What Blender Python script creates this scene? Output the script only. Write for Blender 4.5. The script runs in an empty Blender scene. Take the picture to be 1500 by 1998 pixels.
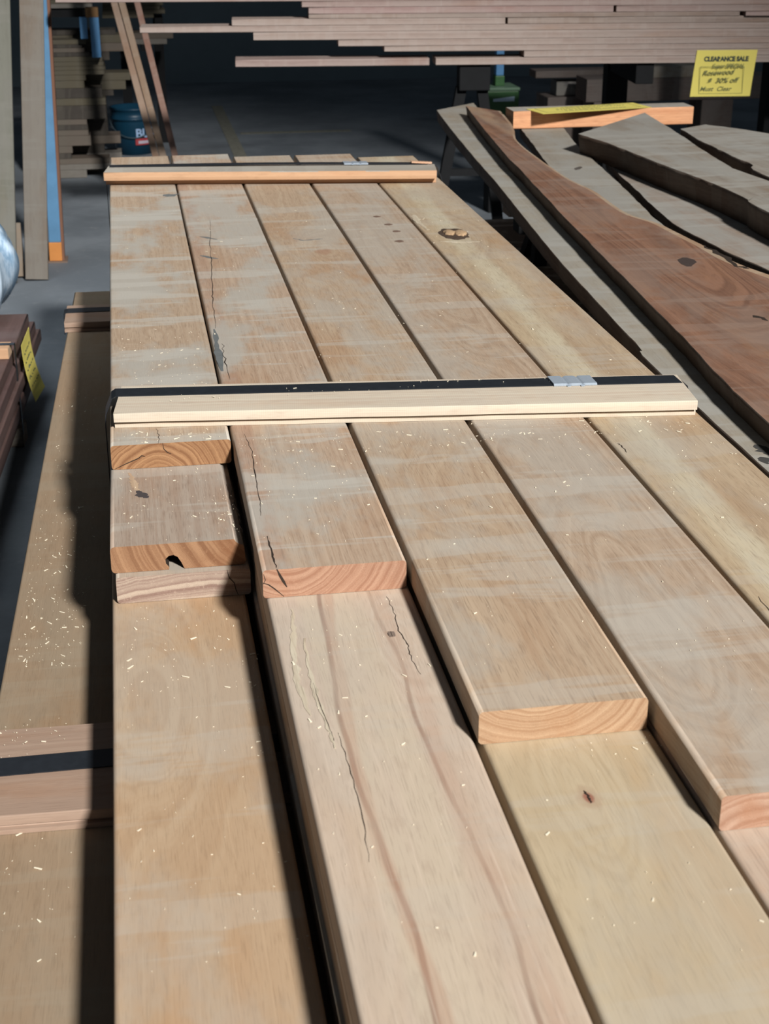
import bpy, bmesh, math, random
from mathutils import Vector, Matrix, Euler
random.seed(7)
scene = bpy.context.scene
COL = scene.collection

# ------------------------------------------------------------------ camera
FPX = 2900.0
TH = math.atan(1234.0 / FPX)
PS = math.atan(537.0 / FPX * math.cos(TH))
CAM = Vector((0, 0, 1.6))
FW = Vector((math.sin(PS) * math.cos(TH), math.cos(PS) * math.cos(TH), -math.sin(TH)))
RT = Vector((math.cos(PS), -math.sin(PS), 0))
UP = RT.cross(FW)
cam = bpy.data.cameras.new('camera')
cam.sensor_fit = 'VERTICAL'
cam.sensor_height = 24.0
cam.lens = FPX / 1998.0 * 24.0
cam.clip_start = 0.05
cam.dof.use_dof = True
cam.dof.focus_distance = 2.35
cam.dof.aperture_fstop = 8.0
camo = bpy.data.objects.new('camera', cam)
M = Matrix((RT, UP, -FW)).transposed().to_4x4()
M.translation = CAM
camo.matrix_world = M
COL.objects.link(camo)
scene.camera = camo

# ------------------------------------------------------------------ light, sky, exposure
scene.view_settings.view_transform = 'Standard'
scene.view_settings.look = 'None'
scene.view_settings.gamma = 1.0
scene.view_settings.exposure = 0.0
world = bpy.data.worlds.new('world')
scene.world = world
world.use_nodes = True
bgn = world.node_tree.nodes['Background']
bgn.inputs[0].default_value = (0.70, 0.84, 1.0, 1)
bgn.inputs[1].default_value = 0.065
TARGET = Vector((0.6, 2.7, 0.75))
LDIR = Vector((0.40, -1.42, 1.0)).normalized()
ld = bpy.data.lights.new('doorway_daylight', 'SPOT')
ld.energy = 45000
ld.color = (1.0, 0.985, 0.955)
ld.shadow_soft_size = 0.95
ld.spot_size = math.radians(17.5)
ld.spot_blend = 0.55
lo = bpy.data.objects.new('doorway_daylight', ld)
lo.location = TARGET + LDIR * 24
lo.rotation_euler = (-LDIR).to_track_quat('-Z', 'Y').to_euler()
COL.objects.link(lo)
sk = bpy.data.lights.new('aisle_fill', 'AREA')  # added bluish fill lamp to brighten the aisle floor, no real opening modelled
sk.energy = 11
sk.color = (0.86, 0.94, 1.0)
sk.shape = 'RECTANGLE'
sk.size, sk.size_y = 1.2, 2.6
sk.spread = math.radians(64)
fill_ob = bpy.data.objects.new('aisle_fill', sk)
fill_ob.location = (-1.0, 5.1, 4.0)
COL.objects.link(fill_ob)


# ------------------------------------------------------------------ pixel -> place
def ray(px, py):
    return FW + RT * ((px - 750) / FPX) - UP * ((py - 999) / FPX)


def at_z(px, py, z):
    d = ray(px, py)
    return CAM + d * ((z - CAM.z) / d.z)


def at_y(px, py, y):
    d = ray(px, py)
    return CAM + d * ((y - CAM.y) / d.y)


def at_x(px, py, x):
    d = ray(px, py)
    return CAM + d * ((x - CAM.x) / d.x)


# ------------------------------------------------------------------ materials
def sr(r, g, b):
    return tuple(((c / 255 + 0.055) / 1.055) ** 2.4 if c > 10 else c / 255 / 12.92 for c in (r, g, b))


class G:
    def __init__(s, name):
        s.mat = bpy.data.materials.new(name)
        s.mat.use_nodes = True
        s.nt = s.mat.node_tree
        s.b = s.nt.nodes['Principled BSDF']
        s.b.inputs['Specular IOR Level'].default_value = 0.3

    def new(s, t, **k):
        n = s.nt.nodes.new(t)
        for a, v in k.items():
            setattr(n, a, v)
        return n

    def put(s, sock, v):
        if hasattr(v, 'is_linked') or isinstance(v, bpy.types.NodeSocket):
            s.nt.links.new(v, sock)
        elif isinstance(v, (tuple, list)) and len(v) == 3 and sock.type == 'RGBA':
            sock.default_value = (*v, 1)
        else:
            sock.default_value = v

    def m(s, op, a, b=None, c=None, clamp=False):
        n = s.new('ShaderNodeMath', operation=op, use_clamp=clamp)
        s.put(n.inputs[0], a)
        if b is not None:
            s.put(n.inputs[1], b)
        if c is not None:
            s.put(n.inputs[2], c)
        return n.outputs[0]

    def vm(s, op, a, b):
        n = s.new('ShaderNodeVectorMath', operation=op)
        s.put(n.inputs[0], a)
        s.put(n.inputs[1], b)
        return n.outputs[0]

    def mix(s, f, a, b, blend='MIX'):
        n = s.new('ShaderNodeMix', data_type='RGBA', blend_type=blend)
        s.put(n.inputs[0], f)
        s.put(n.inputs[6], a)
        s.put(n.inputs[7], b)
        return n.outputs[2]

    def noise(s, vec, detail=2.0, rough=0.5, scale=1.0, dist=0.0):
        n = s.new('ShaderNodeTexNoise')
        n.inputs['Scale'].default_value = scale
        n.inputs['Detail'].default_value = detail
        n.inputs['Roughness'].default_value = rough
        n.inputs['Distortion'].default_value = dist
        s.put(n.inputs['Vector'], vec)
        return n.outputs[0]

    def noise1(s, w, detail=2.0, rough=0.5):
        n = s.new('ShaderNodeTexNoise', noise_dimensions='1D')
        n.inputs['Scale'].default_value = 1.0
        n.inputs['Detail'].default_value = detail
        n.inputs['Roughness'].default_value = rough
        s.put(n.inputs['W'], w)
        return n.outputs[0]

    def rng(s, v, a, b, c=0.0, d=1.0, smooth=True):
        n = s.new('ShaderNodeMapRange', interpolation_type='SMOOTHSTEP' if smooth else 'LINEAR')
        s.put(n.inputs[0], v)
        n.inputs[1].default_value = a
        n.inputs[2].default_value = b
        n.inputs[3].default_value = c
        n.inputs[4].default_value = d
        return n.outputs[0]

    def done(s, col, rough=0.7, bump=None, bstr=0.1, bdist=0.001, metal=0.0):
        s.put(s.b.inputs['Base Color'], col)
        s.put(s.b.inputs['Roughness'], rough)
        s.b.inputs['Metallic'].default_value = metal
        if bump is not None:
            n = s.new('ShaderNodeBump')
            n.inputs['Strength'].default_value = bstr
            n.inputs['Distance'].default_value = bdist
            s.put(n.inputs['Height'], bump)
            s.nt.links.new(n.outputs[0], s.b.inputs['Normal'])
        return s.mat


SEED = [0]


def wood(name, light, dark, end=False, dust=(0.395, 0.37, 0.325), dust_amt=0.5, cx=0.02, cz=-0.10, period=0.007,
         contrast=0.48, warp=0.045, pore=0.42, knots=(), lines=(), warm=None, seed=None, saw=0.0, rough=0.72, fine=1.0):
    g = G(name)
    if seed is None:
        SEED[0] += 1
        seed = SEED[0]
    tc = g.new('ShaderNodeTexCoord')
    P = tc.outputs['Object']
    Ps = g.vm('ADD', P, (seed * 3.17, seed * 5.71, seed * 1.37))
    sp = g.new('ShaderNodeSeparateXYZ')
    g.put(sp.inputs[0], P)
    x, y, z = sp.outputs
    w1 = g.noise(g.vm('MULTIPLY', Ps, (4.5, 0.55, 4.5)), 1.5, 0.5)
    w2 = g.noise(g.vm('MULTIPLY', Ps, (30, 4, 30)), 2.0, 0.5)
    dx = g.m('SUBTRACT', x, cx)
    dz = g.m('SUBTRACT', z, cz)
    r = g.m('SQRT', g.m('ADD', g.m('MULTIPLY', dx, dx), g.m('MULTIPLY', dz, dz)))
    r = g.m('MULTIPLY_ADD', w1, warp, r)
    r = g.m('MULTIPLY_ADD', w2, 0.008, r)
    cores = []
    if not end:
        for (kx, ky, rad, amp, ccol, cstr) in knots:
            u = g.m('MULTIPLY', g.m('SUBTRACT', x, kx), 1.0 / rad)
            v = g.m('MULTIPLY', g.m('SUBTRACT', y, ky), 0.26 / rad)
            d2 = g.m('ADD', g.m('MULTIPLY', u, u), g.m('MULTIPLY', v, v))
            e = g.m('POWER', 2.71828, g.m('MULTIPLY', d2, -1.0))
            r = g.m('MULTIPLY_ADD', e, amp, r)
            if ccol:
                v2 = g.m('MULTIPLY', g.m('SUBTRACT', y, ky), 0.62 / rad)
                d2 = g.m('ADD', g.m('MULTIPLY', u, u), g.m('MULTIPLY', v2, v2))
                wob = g.m('MULTIPLY_ADD', g.m('SUBTRACT', g.noise(g.vm('MULTIPLY', Ps, (60, 40, 60)), 3.0), 0.5), 2.2, g.m('MULTIPLY', d2, 7.0))
                cores.append((g.rng(wob, 1.6, 0.35), ccol, cstr))
    rn = g.noise1(g.m('MULTIPLY', r, 1.0 / period), 3.0, 0.6)
    rf = g.rng(rn, 0.33, 0.68)
    col = g.mix(g.m('MULTIPLY', rf, contrast), light, dark)
    bl = g.noise(g.vm('MULTIPLY', Ps, (9, 2.0, 9)), 4.0, 0.6)
    if warm is None:
        warm = tuple(c * k for c, k in zip(dark, (1.12, 0.98, 0.82)))
    col = g.mix(g.rng(bl, 0.50, 0.72, 0, 0.6), col, warm)
    if not end:
        for (x0, sl, amp, frq, wd, soft, lc, ls) in lines:
            nb = g.noise1(g.m('MULTIPLY_ADD', y, frq, seed * 2.3 + x0 * 31), 2.5, 0.5)
            c = g.m('MULTIPLY_ADD', g.m('SUBTRACT', nb, 0.5), amp, g.m('MULTIPLY_ADD', y, sl, x0))
            d = g.m('ABSOLUTE', g.m('SUBTRACT', x, c))
            brk = g.rng(g.noise(g.vm('MULTIPLY', Ps, (20, 5, 20)), 2.0), 0.3, 0.6, 0.45, 1.0)
            col = g.mix(g.m('MULTIPLY', g.m('MULTIPLY', g.rng(d, wd + soft, wd), ls), brk), col, lc)
    # pores and fibres run with the grain
    if end:
        po = g.noise(g.vm('MULTIPLY', Ps, (900, 900, 900)), 1.0)
    else:
        po = g.noise(g.vm('MULTIPLY', Ps, (620 * fine, 26 * fine, 620 * fine)), 2.0, 0.6)
    pf = g.rng(po, 0.50, 0.72)
    col = g.mix(g.m('MULTIPLY', pf, pore), col, tuple(c * 0.55 for c in dark))
    fb = g.noise(g.vm('MULTIPLY', Ps, (260 * fine, 5, 260 * fine)), 2.0, 0.6)
    col = g.mix(g.rng(fb, 0.55, 0.8, 0, 0.35), col, tuple(min(1, c * 1.25) for c in light))
    mo = g.noise(g.vm('MULTIPLY', g.vm('ADD', Ps, (2, 9, 4)), (70, 20, 70)), 4.0, 0.65)
    col = g.mix(g.rng(mo, 0.5, 0.75, 0, 0.35 if not end else 0.15), col, tuple(c * 0.82 for c in dark))
    if dust_amt > 0:
        du = g.noise(g.vm('MULTIPLY', g.vm('ADD', Ps, (11, 3, 7)), (6, 3.2, 6)), 5.0, 0.62)
        col = g.mix(g.rng(du, 0.43, 0.60, 0, min(1.0, dust_amt * 1.25)), col, dust)
        # sticker and planer bands across the board
        if not end:
            ba = g.noise(g.vm('MULTIPLY', g.vm('ADD', Ps, (5, 1, 2)), (1.6, 11, 1.6)), 4.0, 0.65, dist=0.3)
            col = g.mix(g.rng(ba, 0.52, 0.585, 0, dust_amt * 0.8), col, tuple(min(1, c * 1.18) for c in dust))
    if saw:
        sw = g.new('ShaderNodeTexWave', wave_type='BANDS', bands_direction='Y')
        sw.inputs['Scale'].default_value = 90
        sw.inputs['Distortion'].default_value = 1.5
        g.put(sw.inputs['Vector'], P)
        col = g.mix(g.m('MULTIPLY', sw.outputs[1], saw), col, tuple(c * 0.75 for c in dark))
    for (mk, cc, cs) in cores:
        col = g.mix(g.m('MULTIPLY', mk, cs), col, cc)
    h = g.m('ADD', g.m('MULTIPLY', pf, -0.6), g.m('MULTIPLY', rf, -0.35))
    return g.done(col, rough, h, 0.25, 0.0006)


def plain(name, col, rough=0.6, metal=0.0, var=0.15, scale=20, bump=0.0):
    g = G(name)
    tc = g.new('ShaderNodeTexCoord')
    n = g.noise(tc.outputs['Object'], 4.0, 0.6, scale)
    c = g.mix(n, tuple(max(0, k * (1 - var)) for k in col), tuple(min(1, k * (1 + var)) for k in col))
    return g.done(c, rough, n if bump else None, bump, 0.002, metal)


# ------------------------------------------------------------------ object helpers
def tag(o, label=None, cat=None, group=None, kind=None):
    if label:
        o['label'] = label
    if cat:
        o['category'] = cat
    if group:
        o['group'] = group
    if kind:
        o['kind'] = kind
    return o


def link(name, me, mats, parent=None, loc=(0, 0, 0), rot=(0, 0, 0)):
    o = bpy.data.objects.new(name, me)
    if not isinstance(mats, (list, tuple)):
        mats = [mats]
    for m in mats:
        me.materials.append(m)
    o.location = loc
    o.rotation_euler = rot
    COL.objects.link(o)
    if parent:
        o.parent = parent
    return o


def from_bm(name, bm, mats, parent=None, loc=(0, 0, 0), rot=(0, 0, 0)):
    bmesh.ops.recalc_face_normals(bm, faces=bm.faces[:])
    me = bpy.data.meshes.new(name)
    bm.to_mesh(me)
    bm.free()
    return link(name, me, mats, parent, loc, rot)


def empty(name, loc, rot=(0, 0, 0)):
    o = bpy.data.objects.new(name, None)
    o.empty_display_size = 0.05
    o.location = loc
    o.rotation_euler = rot
    COL.objects.link(o)
    return o


def bm_box(bm, x0, x1, y0, y1, z0, z1, mi=0, bevel=0.0):
    vs = [bm.verts.new((x, y, z)) for z in (z0, z1) for y in (y0, y1) for x in (x0, x1)]
    fs = []
    for q in ((0, 2, 3, 1), (4, 5, 7, 6), (0, 1, 5, 4), (2, 6, 7, 3), (0, 4, 6, 2), (1, 3, 7, 5)):
        f = bm.faces.new([vs[i] for i in q])
        f.material_index = mi
        fs.append(f)
    if bevel:
        es = {e for f in fs for e in f.edges}
        bmesh.ops.bevel(bm, geom=list(es), offset=bevel, segments=2, affect='EDGES', profile=0.5)


def rounded(w, t, r, seg=4):
    pts = []
    for (cx, cz, a0) in ((w / 2 - r, r, -90), (w / 2 - r, t - r, 0), (-w / 2 + r, t - r, 90), (-w / 2 + r, r, 180)):
        for i in range(seg + 1):
            a = math.radians(a0 + 90.0 * i / seg)
            pts.append((cx + r * math.cos(a), cz + r * math.sin(a)))
    return pts


def extrude_profile(prof, L, n=8, wob=0.0, seed=0, skew=0.0, wane=None):
    rnd = random.Random(seed)
    bm = bmesh.new()
    rows = []
    offs = [[rnd.uniform(-wob, wob) for _ in range(4)] for _ in range(n + 1)]
    xm = max(p[0] for p in prof)
    for i in range(n + 1):
        y = L * i / n
        row = []
        for (px, pz) in prof:
            q = px + (offs[i][0] if px < 0 else offs[i][1])
            yy = y + (skew * px if i in (0, n) else 0)
            if wane:
                q += wane(px, pz, y)
            row.append(bm.verts.new((q, yy, pz)))
        rows.append(row)
    k = len(prof)
    for i in range(n):
        for j in range(k):
            f = bm.faces.new((rows[i][j], rows[i][(j + 1) % k], rows[i + 1][(j + 1) % k], rows[i + 1][j]))
            a, b = prof[j], prof[(j + 1) % k]
            f.smooth = math.hypot(a[0] - b[0], a[1] - b[1]) < 0.006
    f0 = bm.faces.new(rows[0][::-1])
    f0.material_index = 1
    f1 = bm.faces.new(rows[-1])
    f1.material_index = 1
    return bm


def board(name, label, cat, group, xc, y0, z0, w, L, t, mats, rotz=0.0, r=0.005, prof=None, n=8, wob=0.0004, skew=0.0, seed=None, wane=None):
    if seed is None:
        seed = int(abs(xc) * 1000 + z0 * 777 + y0 * 31)
    bm = extrude_profile(prof or rounded(w, t, r), L, n, wob, seed, skew, wane)
    o = from_bm(name, bm, mats, None, (xc, y0, z0), (0, 0, rotz))
    return tag(o, label, cat, group)


DARK = plain('crack_shadow', (0.03, 0.02, 0.014), 0.9)


def crack(parent, pts, ztop, width, name='crack', mat=None, jit=0.0015, sub=6, label=None, seed=3, depth=0.002):
    """thin split in a board top; pts are world (x, y)"""
    rnd = random.Random(seed)
    l = parent.location
    ps = []
    for a, b in zip(pts, pts[1:]):
        for i in range(sub):
            f = i / sub
            ps.append(Vector((a[0] + (b[0] - a[0]) * f + rnd.uniform(-jit, jit), a[1] + (b[1] - a[1]) * f)))
    ps.append(Vector(pts[-1][:2]))
    bm = bmesh.new()
    rows = []
    m = len(ps) - 1
    for i, p in enumerate(ps):
        d = (ps[min(i + 1, m)] - ps[max(i - 1, 0)]).normalized()
        nn = Vector((-d.y, d.x))
        k = width * (0.5 if mat else 0.32) * (0.25 + 0.75 * math.sin(math.pi * min(1, max(0.02, i / m)))) * rnd.uniform(0.4, 1.3)
        a, b = p + nn * k, p - nn * k
        rows.append([bm.verts.new((q.x - l.x, q.y - l.y, zz - l.z)) for q, zz in ((a, ztop + 0.0004), (b, ztop + 0.0004), (b, ztop - depth), (a, ztop - depth))])
    for i in range(m):
        for j in range(4):
            bm.faces.new((rows[i][j], rows[i][(j + 1) % 4], rows[i + 1][(j + 1) % 4], rows[i + 1][j]))
    bm.faces.new(rows[0])
    bm.faces.new(rows[-1][::-1])
    o = from_bm(name, bm, mat or DARK, parent)
    if label:
        o['label'] = label
    return o


def end_crack(parent, pts, width, name='crack', seed=5):
    """split on the near end face; pts are local (x, z)"""
    rnd = random.Random(seed)
    bm = bmesh.new()
    rows = []
    m = len(pts) - 1
    for i, p in enumerate(pts):
        a = Vector(pts[max(0, i - 1)])
        b = Vector(pts[min(m, i + 1)])
        d = (b - a).normalized()
        nn = Vector((-d.y, d.x)) * width * 0.5 * (0.35 if i in (0, m) else rnd.uniform(0.6, 1.2))
        p = Vector(p)
        rows.append([bm.verts.new((q.x, yy, q.y)) for q, yy in ((p + nn, -0.0005), (p - nn, -0.0005), (p - nn, 0.002), (p + nn, 0.002))])
    for i in range(m):
        for j in range(4):
            bm.faces.new((rows[i][j], rows[i][(j + 1) % 4], rows[i + 1][(j + 1) % 4], rows[i + 1][j]))
    bm.faces.new(rows[0])
    bm.faces.new(rows[-1][::-1])
    return from_bm(name, bm, DARK, parent)


def bool_cut(o, bm):
    cut = from_bm('cutter', bm, DARK, None, o.location)
    mod = o.modifiers.new('cut', 'BOOLEAN')
    mod.operation = 'DIFFERENCE'
    mod.object = cut
    mod.solver = 'EXACT'
    mod.material_mode = 'TRANSFER'
    dg = bpy.context.evaluated_depsgraph_get()
    me = bpy.data.meshes.new_from_object(o.evaluated_get(dg))
    o.modifiers.clear()
    o.data = me
    bpy.data.objects.remove(cut, do_unlink=True)


def stick(name, label, cat, group, p0, p1, w, t, mats, r=0.002):
    """board from p0 to p1, its wide face turned to the viewer's side (-Y)"""
    p0, p1 = Vector(p0), Vector(p1)
    d = (p1 - p0).normalized()
    nrm = Vector((0, -1, 0))
    xax = d.cross(nrm).normalized()
    zax = xax.cross(d).normalized()
    bm = extrude_profile(rounded(w, t, r, 2), (p1 - p0).length, 2)
    o = from_bm(name, bm, mats)
    m = Matrix((xax, d, zax)).transposed().to_4x4()
    m.translation = p0
    o.matrix_world = m
    return tag(o, label, cat, group)


def band_strap(path, yf, width, thick, mat, name, label, cat='strap', group=None, seal_at=None, seal_len=0.07):
    """flat band through (x, z) points; yf(x) gives its centre line"""
    root = empty(name, (path[0][0], yf(path[0][0]), path[0][1]))
    tag(root, label, cat, group)
    l = root.location
    bm = bmesh.new()
    rows = []
    m = len(path) - 1
    for i, p in enumerate(path):
        a, b = Vector(path[max(0, i - 1)]), Vector(path[min(m, i + 1)])
        d = (b - a).normalized()
        nn = Vector((-d.y, d.x)) * thick
        y = yf(p[0])
        rows.append([bm.verts.new((p[0] + o_ * nn.x - l.x, y + s * width / 2 - l.y, p[1] + o_ * nn.y - l.z)) for s, o_ in ((-1, 0), (1, 0), (1, 1), (-1, 1))])
    for i in range(m):
        for j in range(4):
            bm.faces.new((rows[i][j], rows[i][(j + 1) % 4], rows[i + 1][(j + 1) % 4], rows[i + 1][j]))
    bm.faces.new(rows[0])
    bm.faces.new(rows[-1][::-1])
    from_bm('band', bm, mat, root)
    if seal_at:
        x0, x1, zt = seal_at
        bm = bmesh.new()
        n = 24
        rows = []
        for i in range(n + 1):
            f = i / n
            x = x0 + (x1 - x0) * f
            crimp = max(math.exp(-((f - 0.34) / 0.035) ** 2), math.exp(-((f - 0.66) / 0.035) ** 2))
            hw = width / 2 + 0.0025 - 0.003 * crimp
            zt2 = zt + 0.0035 - 0.0016 * crimp
            y = yf(x)
            rows.append([bm.verts.new((x - l.x, y + a - l.y, zz - l.z)) for a, zz in ((-hw, zt - 0.0005), (-hw - 0.0004, zt + 0.0014), (-hw + 0.002, zt2), (hw - 0.002, zt2), (hw, zt + 0.0014), (hw, zt - 0.0005))])
        for i in range(n):
            for j in range(6):
                f_ = bm.faces.new((rows[i][j], rows[i][(j + 1) % 6], rows[i + 1][(j + 1) % 6], rows[i + 1][j]))
        bm.faces.new(rows[0])
        bm.faces.new(rows[-1][::-1])
        for k_ in (0.34, 0.66):
            xx = x0 + (x1 - x0) * k_
            bm_box(bm, xx - 0.003 - l.x, xx + 0.003 - l.x, yf(xx) - width / 2 - 0.006 - l.y, yf(xx) - width / 2 + 0.001 - l.y, zt - 0.0004 - l.z, zt + 0.0008 - l.z)
        s = from_bm('crimp_seal', bm, SEAL, root)
        s['label'] = 'crimped silver metal seal'
    return root


STRAPM = plain('strap_black', (0.018, 0.021, 0.026), 0.38, 0.0, 0.35, 60)
SEAL = plain('zinc_seal', (0.40, 0.46, 0.53), 0.35, 0.3, 0.12, 200)

# ------------------------------------------------------------------ floor and wall
g = G('concrete_floor')
tc = g.new('ShaderNodeTexCoord')
P = tc.outputs['Object']
n1 = g.noise(P, 6.0, 0.65, 1.3)
n2 = g.noise(P, 5.0, 0.7, 14)
c = g.mix(g.rng(n1, 0.35, 0.7), (0.13, 0.147, 0.165), (0.21, 0.232, 0.255))
c = g.mix(g.rng(n2, 0.55, 0.75, 0, 0.5), c, (0.26, 0.265, 0.265))
c = g.mix(g.rng(g.noise(P, 4.0, 0.6, 0.8), 0.55, 0.7, 0, 0.5), c, (0.075, 0.08, 0.088))
floor_m = g.done(c, 0.75, n2, 0.2, 0.004)
bm = bmesh.new()
bm_box(bm, -7, 9, -12, 13.2, -0.1, 0)
tag(from_bm('floor', bm, floor_m), kind='structure')
bm = bmesh.new()
bm_box(bm, -7, 9, 13.2, 13.4, -0.1, 5)
tag(from_bm('wall_back', bm, plain('dark_sheet_wall', (0.22, 0.265, 0.285), 0.85, 0, 0.25, 2)), kind='structure')
paint = plain('worn_yellow_paint', (0.19, 0.185, 0.15), 0.8, 0, 0.5, 30)
bm = bmesh.new()
a, b = at_z(470, 262, 0), at_z(690, 262, 0)
bm_box(bm, a.x, b.x, a.y, a.y + 0.07, 0.0, 0.002)
tag(from_bm('floor_line', bm, paint), 'faded yellow floor line running across behind the strapped stack', 'floor marking')
bm = bmesh.new()
a = at_z(462, 290, 0)
bm_box(bm, a.x - 0.04, a.x + 0.04, a.y - 1.0, a.y + 2.0, 0.0, 0.002)
tag(from_bm('floor_line', bm, paint), 'faded yellow floor line running away to the dark back wall', 'floor marking')

# ------------------------------------------------------------------ the main strapped stack
T = 0.04
PITCH = 0.189
XL = -0.056
W = 0.1845
TAN = [((0.43, 0.325, 0.232), (0.32, 0.215, 0.14)),
       ((0.44, 0.33, 0.24), (0.32, 0.21, 0.14)),
       ((0.44, 0.30, 0.19), (0.35, 0.21, 0.115)),
       ((0.43, 0.325, 0.235), (0.31, 0.21, 0.14)),
       ((0.44, 0.335, 0.225), (0.33, 0.225, 0.14))]
END = [((0.34, 0.185, 0.090), (0.17, 0.072, 0.030)),
       ((0.40, 0.235, 0.155), (0.27, 0.13, 0.078)),
       ((0.43, 0.285, 0.175), (0.29, 0.16, 0.085)),
       ((0.40, 0.26, 0.185), (0.28, 0.15, 0.095)),
       ((0.40, 0.27, 0.175), (0.27, 0.15, 0.09))]


def col_x(c):
    return XL + PITCH * c + W / 2


def pair(nm, top, end, seed, **k):
    ek = {q: v for q, v in k.items() if q in ('cx', 'cz', 'period', 'warp')}
    return [wood(nm + '_face', *top, seed=seed, **k), wood(nm + '_end', *end, seed=seed, end=True, dust_amt=0.0, pore=0.3, contrast=k.get('ec', 0.8), **ek) if True else None, DARK]


def mk(nm, top, end, seed, ec=0.8, **k):
    ek = {q: v for q, v in k.items() if q in ('cx', 'cz', 'period', 'warp')}
    return [wood(nm + '_face', *top, seed=seed, **k),
            wood(nm + '_end', *end, seed=seed, end=True, dust_amt=0.0, pore=0.3, contrast=ec, **ek), DARK]


def main_board(c, layer, y0, y1, label, mats, dx=0.0, group=None, **k):
    z0 = 0.8 - T * (layer + 1)
    return board('hardwood_board', label, 'board', group, col_x(c) + dx, y0, z0, W, y1 - y0, T - 0.0006, mats, n=10, **k)


def loc(c, wx, wy, y0, dx=0.0):
    return (wx - col_x(c) - dx, wy - y0)


GTOP = 'top layer of the strapped hardwood stack'
# column 1
y0 = 2.18
k1 = [loc(0, 0.02, 3.04, y0) + (0.05, 0.045, None, 0), loc(0, 0.0, 2.62, y0) + (0.045, 0.035, None, 0)]
b = main_board(0, 0, y0, 4.79, 'top board in the leftmost column, its orange end split, just before the pale batten',
               mk('c1a', TAN[0], END[0], 1, cx=-0.02, cz=-0.035, period=0.006, knots=k1, dust_amt=0.7), group=GTOP)
end_crack(b, [(-0.088, 0.001), (-0.07, 0.009), (-0.05, 0.017), (-0.045, 0.021), (-0.04, 0.019)], 0.0013)
end_crack(b, [(-0.012, 0.0395), (-0.011, 0.030), (-0.006, 0.024), (0.0, 0.021)], 0.0011)
crack(b, [(0.018, 2.18), (0.02, 2.21), (0.016, 2.25)], 0.8 - 0.0006, 0.0014)
STAIN = plain('blue_grey_stain', (0.13, 0.14, 0.14), 0.85, 0, 0.3, 60)
crack(b, [(0.092, 4.16), (0.122, 4.14)], 0.8 - 0.0006, 0.05, 'sticker_stain', STAIN, jit=0.004, depth=0.0)
y0 = 1.888
b = main_board(0, 1, y0, 4.75, 'second board down in the leftmost column, with a black hole in its cut end',
               mk('c1b', ((0.37, 0.295, 0.235), (0.29, 0.20, 0.145)), ((0.33, 0.185, 0.10), (0.17, 0.075, 0.035)), 2, cx=0.16, cz=0.10, period=0.012, warp=0.03, dust_amt=0.4), dx=-0.003,
               prof=[p_ for p_ in rounded(W, T - 0.0006, 0.006) if not (p_[0] > 0.07 and p_[1] > 0.02)][:5] + [(0.0905, 0.026), (0.089, 0.030), (0.084, 0.0315), (0.079, 0.0355), (0.077, 0.0394)] + [p_ for p_ in rounded(W, T - 0.0006, 0.006) if p_[0] < -0.07 and p_[1] > 0.02] + [p_ for p_ in rounded(W, T - 0.0006, 0.006) if p_[0] < -0.07 and p_[1] <= 0.02])
bm = bmesh.new()
prof = [(-0.006, -0.01), (-0.004, 0.004), (-0.0085, 0.010), (-0.009, 0.0165), (-0.004, 0.0215), (0.003, 0.0225), (0.009, 0.019), (0.014, 0.010), (0.018, 0.0), (0.018, -0.01)]
ra = [bm.verts.new((p[0] - 0.01, -0.01, p[1])) for p in prof]
rb = [bm.verts.new((p[0] * 0.6 - 0.01, 0.07, p[1] * 0.8 - 0.002)) for p in prof]
for i in range(len(prof)):
    bm.faces.new((ra[i], ra[(i + 1) % len(prof)], rb[(i + 1) % len(prof)], rb[i]))
bm.faces.new(ra[::-1])
bm.faces.new(rb)
bool_cut(b, bm)
BARK = wood('bark_pocket', (0.50, 0.37, 0.25), (0.34, 0.22, 0.14), dust_amt=0.0, pore=0.2)
crack(b, [(-0.030, 2.165), (-0.024, 2.135), (-0.023, 2.11), (-0.016, 2.085)], 0.76 - 0.0006, 0.010, 'bark_pocket', BARK, jit=0.002, label='pale wriggling bark pocket')
crack(b, [(-0.018, 2.088), (-0.012, 2.07), (-0.004, 2.058)], 0.76 - 0.0003, 0.016, 'knot_hole', plain('hole_grey', (0.06, 0.05, 0.05), 0.9), jit=0.0005, label='small dark worm hole')
crack(b, [(0.118, 2.10), (0.120, 2.04), (0.124, 1.97), (0.123, 1.90)], 0.76 - 0.0006, 0.0025)
y0 = 1.874
b = main_board(0, 2, y0, 4.78, 'third board down in the leftmost column, with a pale wavy striped cut end',
               mk('c1c', TAN[0], ((0.43, 0.34, 0.265), (0.20, 0.12, 0.095)), 3, cx=0.05, cz=-0.55, period=0.013, warp=0.02, ec=0.9), dx=0.002)
end_crack(b, [(0.060, 0.0395), (0.062, 0.028), (0.069, 0.019), (0.071, 0.008), (0.074, 0.0)], 0.0011)
y0 = 0.45
k1 = [loc(0, -0.005, 1.60, y0) + (0.055, 0.05, None, 0)]
b = main_board(0, 3, y0, 4.74, 'long tan board at bottom left of the strapped stack, shaded along its right side',
               mk('c1d', ((0.455, 0.325, 0.21), (0.37, 0.235, 0.135)), END[2], 4, cx=0.03, cz=-0.22, period=0.010, contrast=0.6, knots=k1, dust_amt=0.28, pore=0.28), dx=-0.006)
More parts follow.
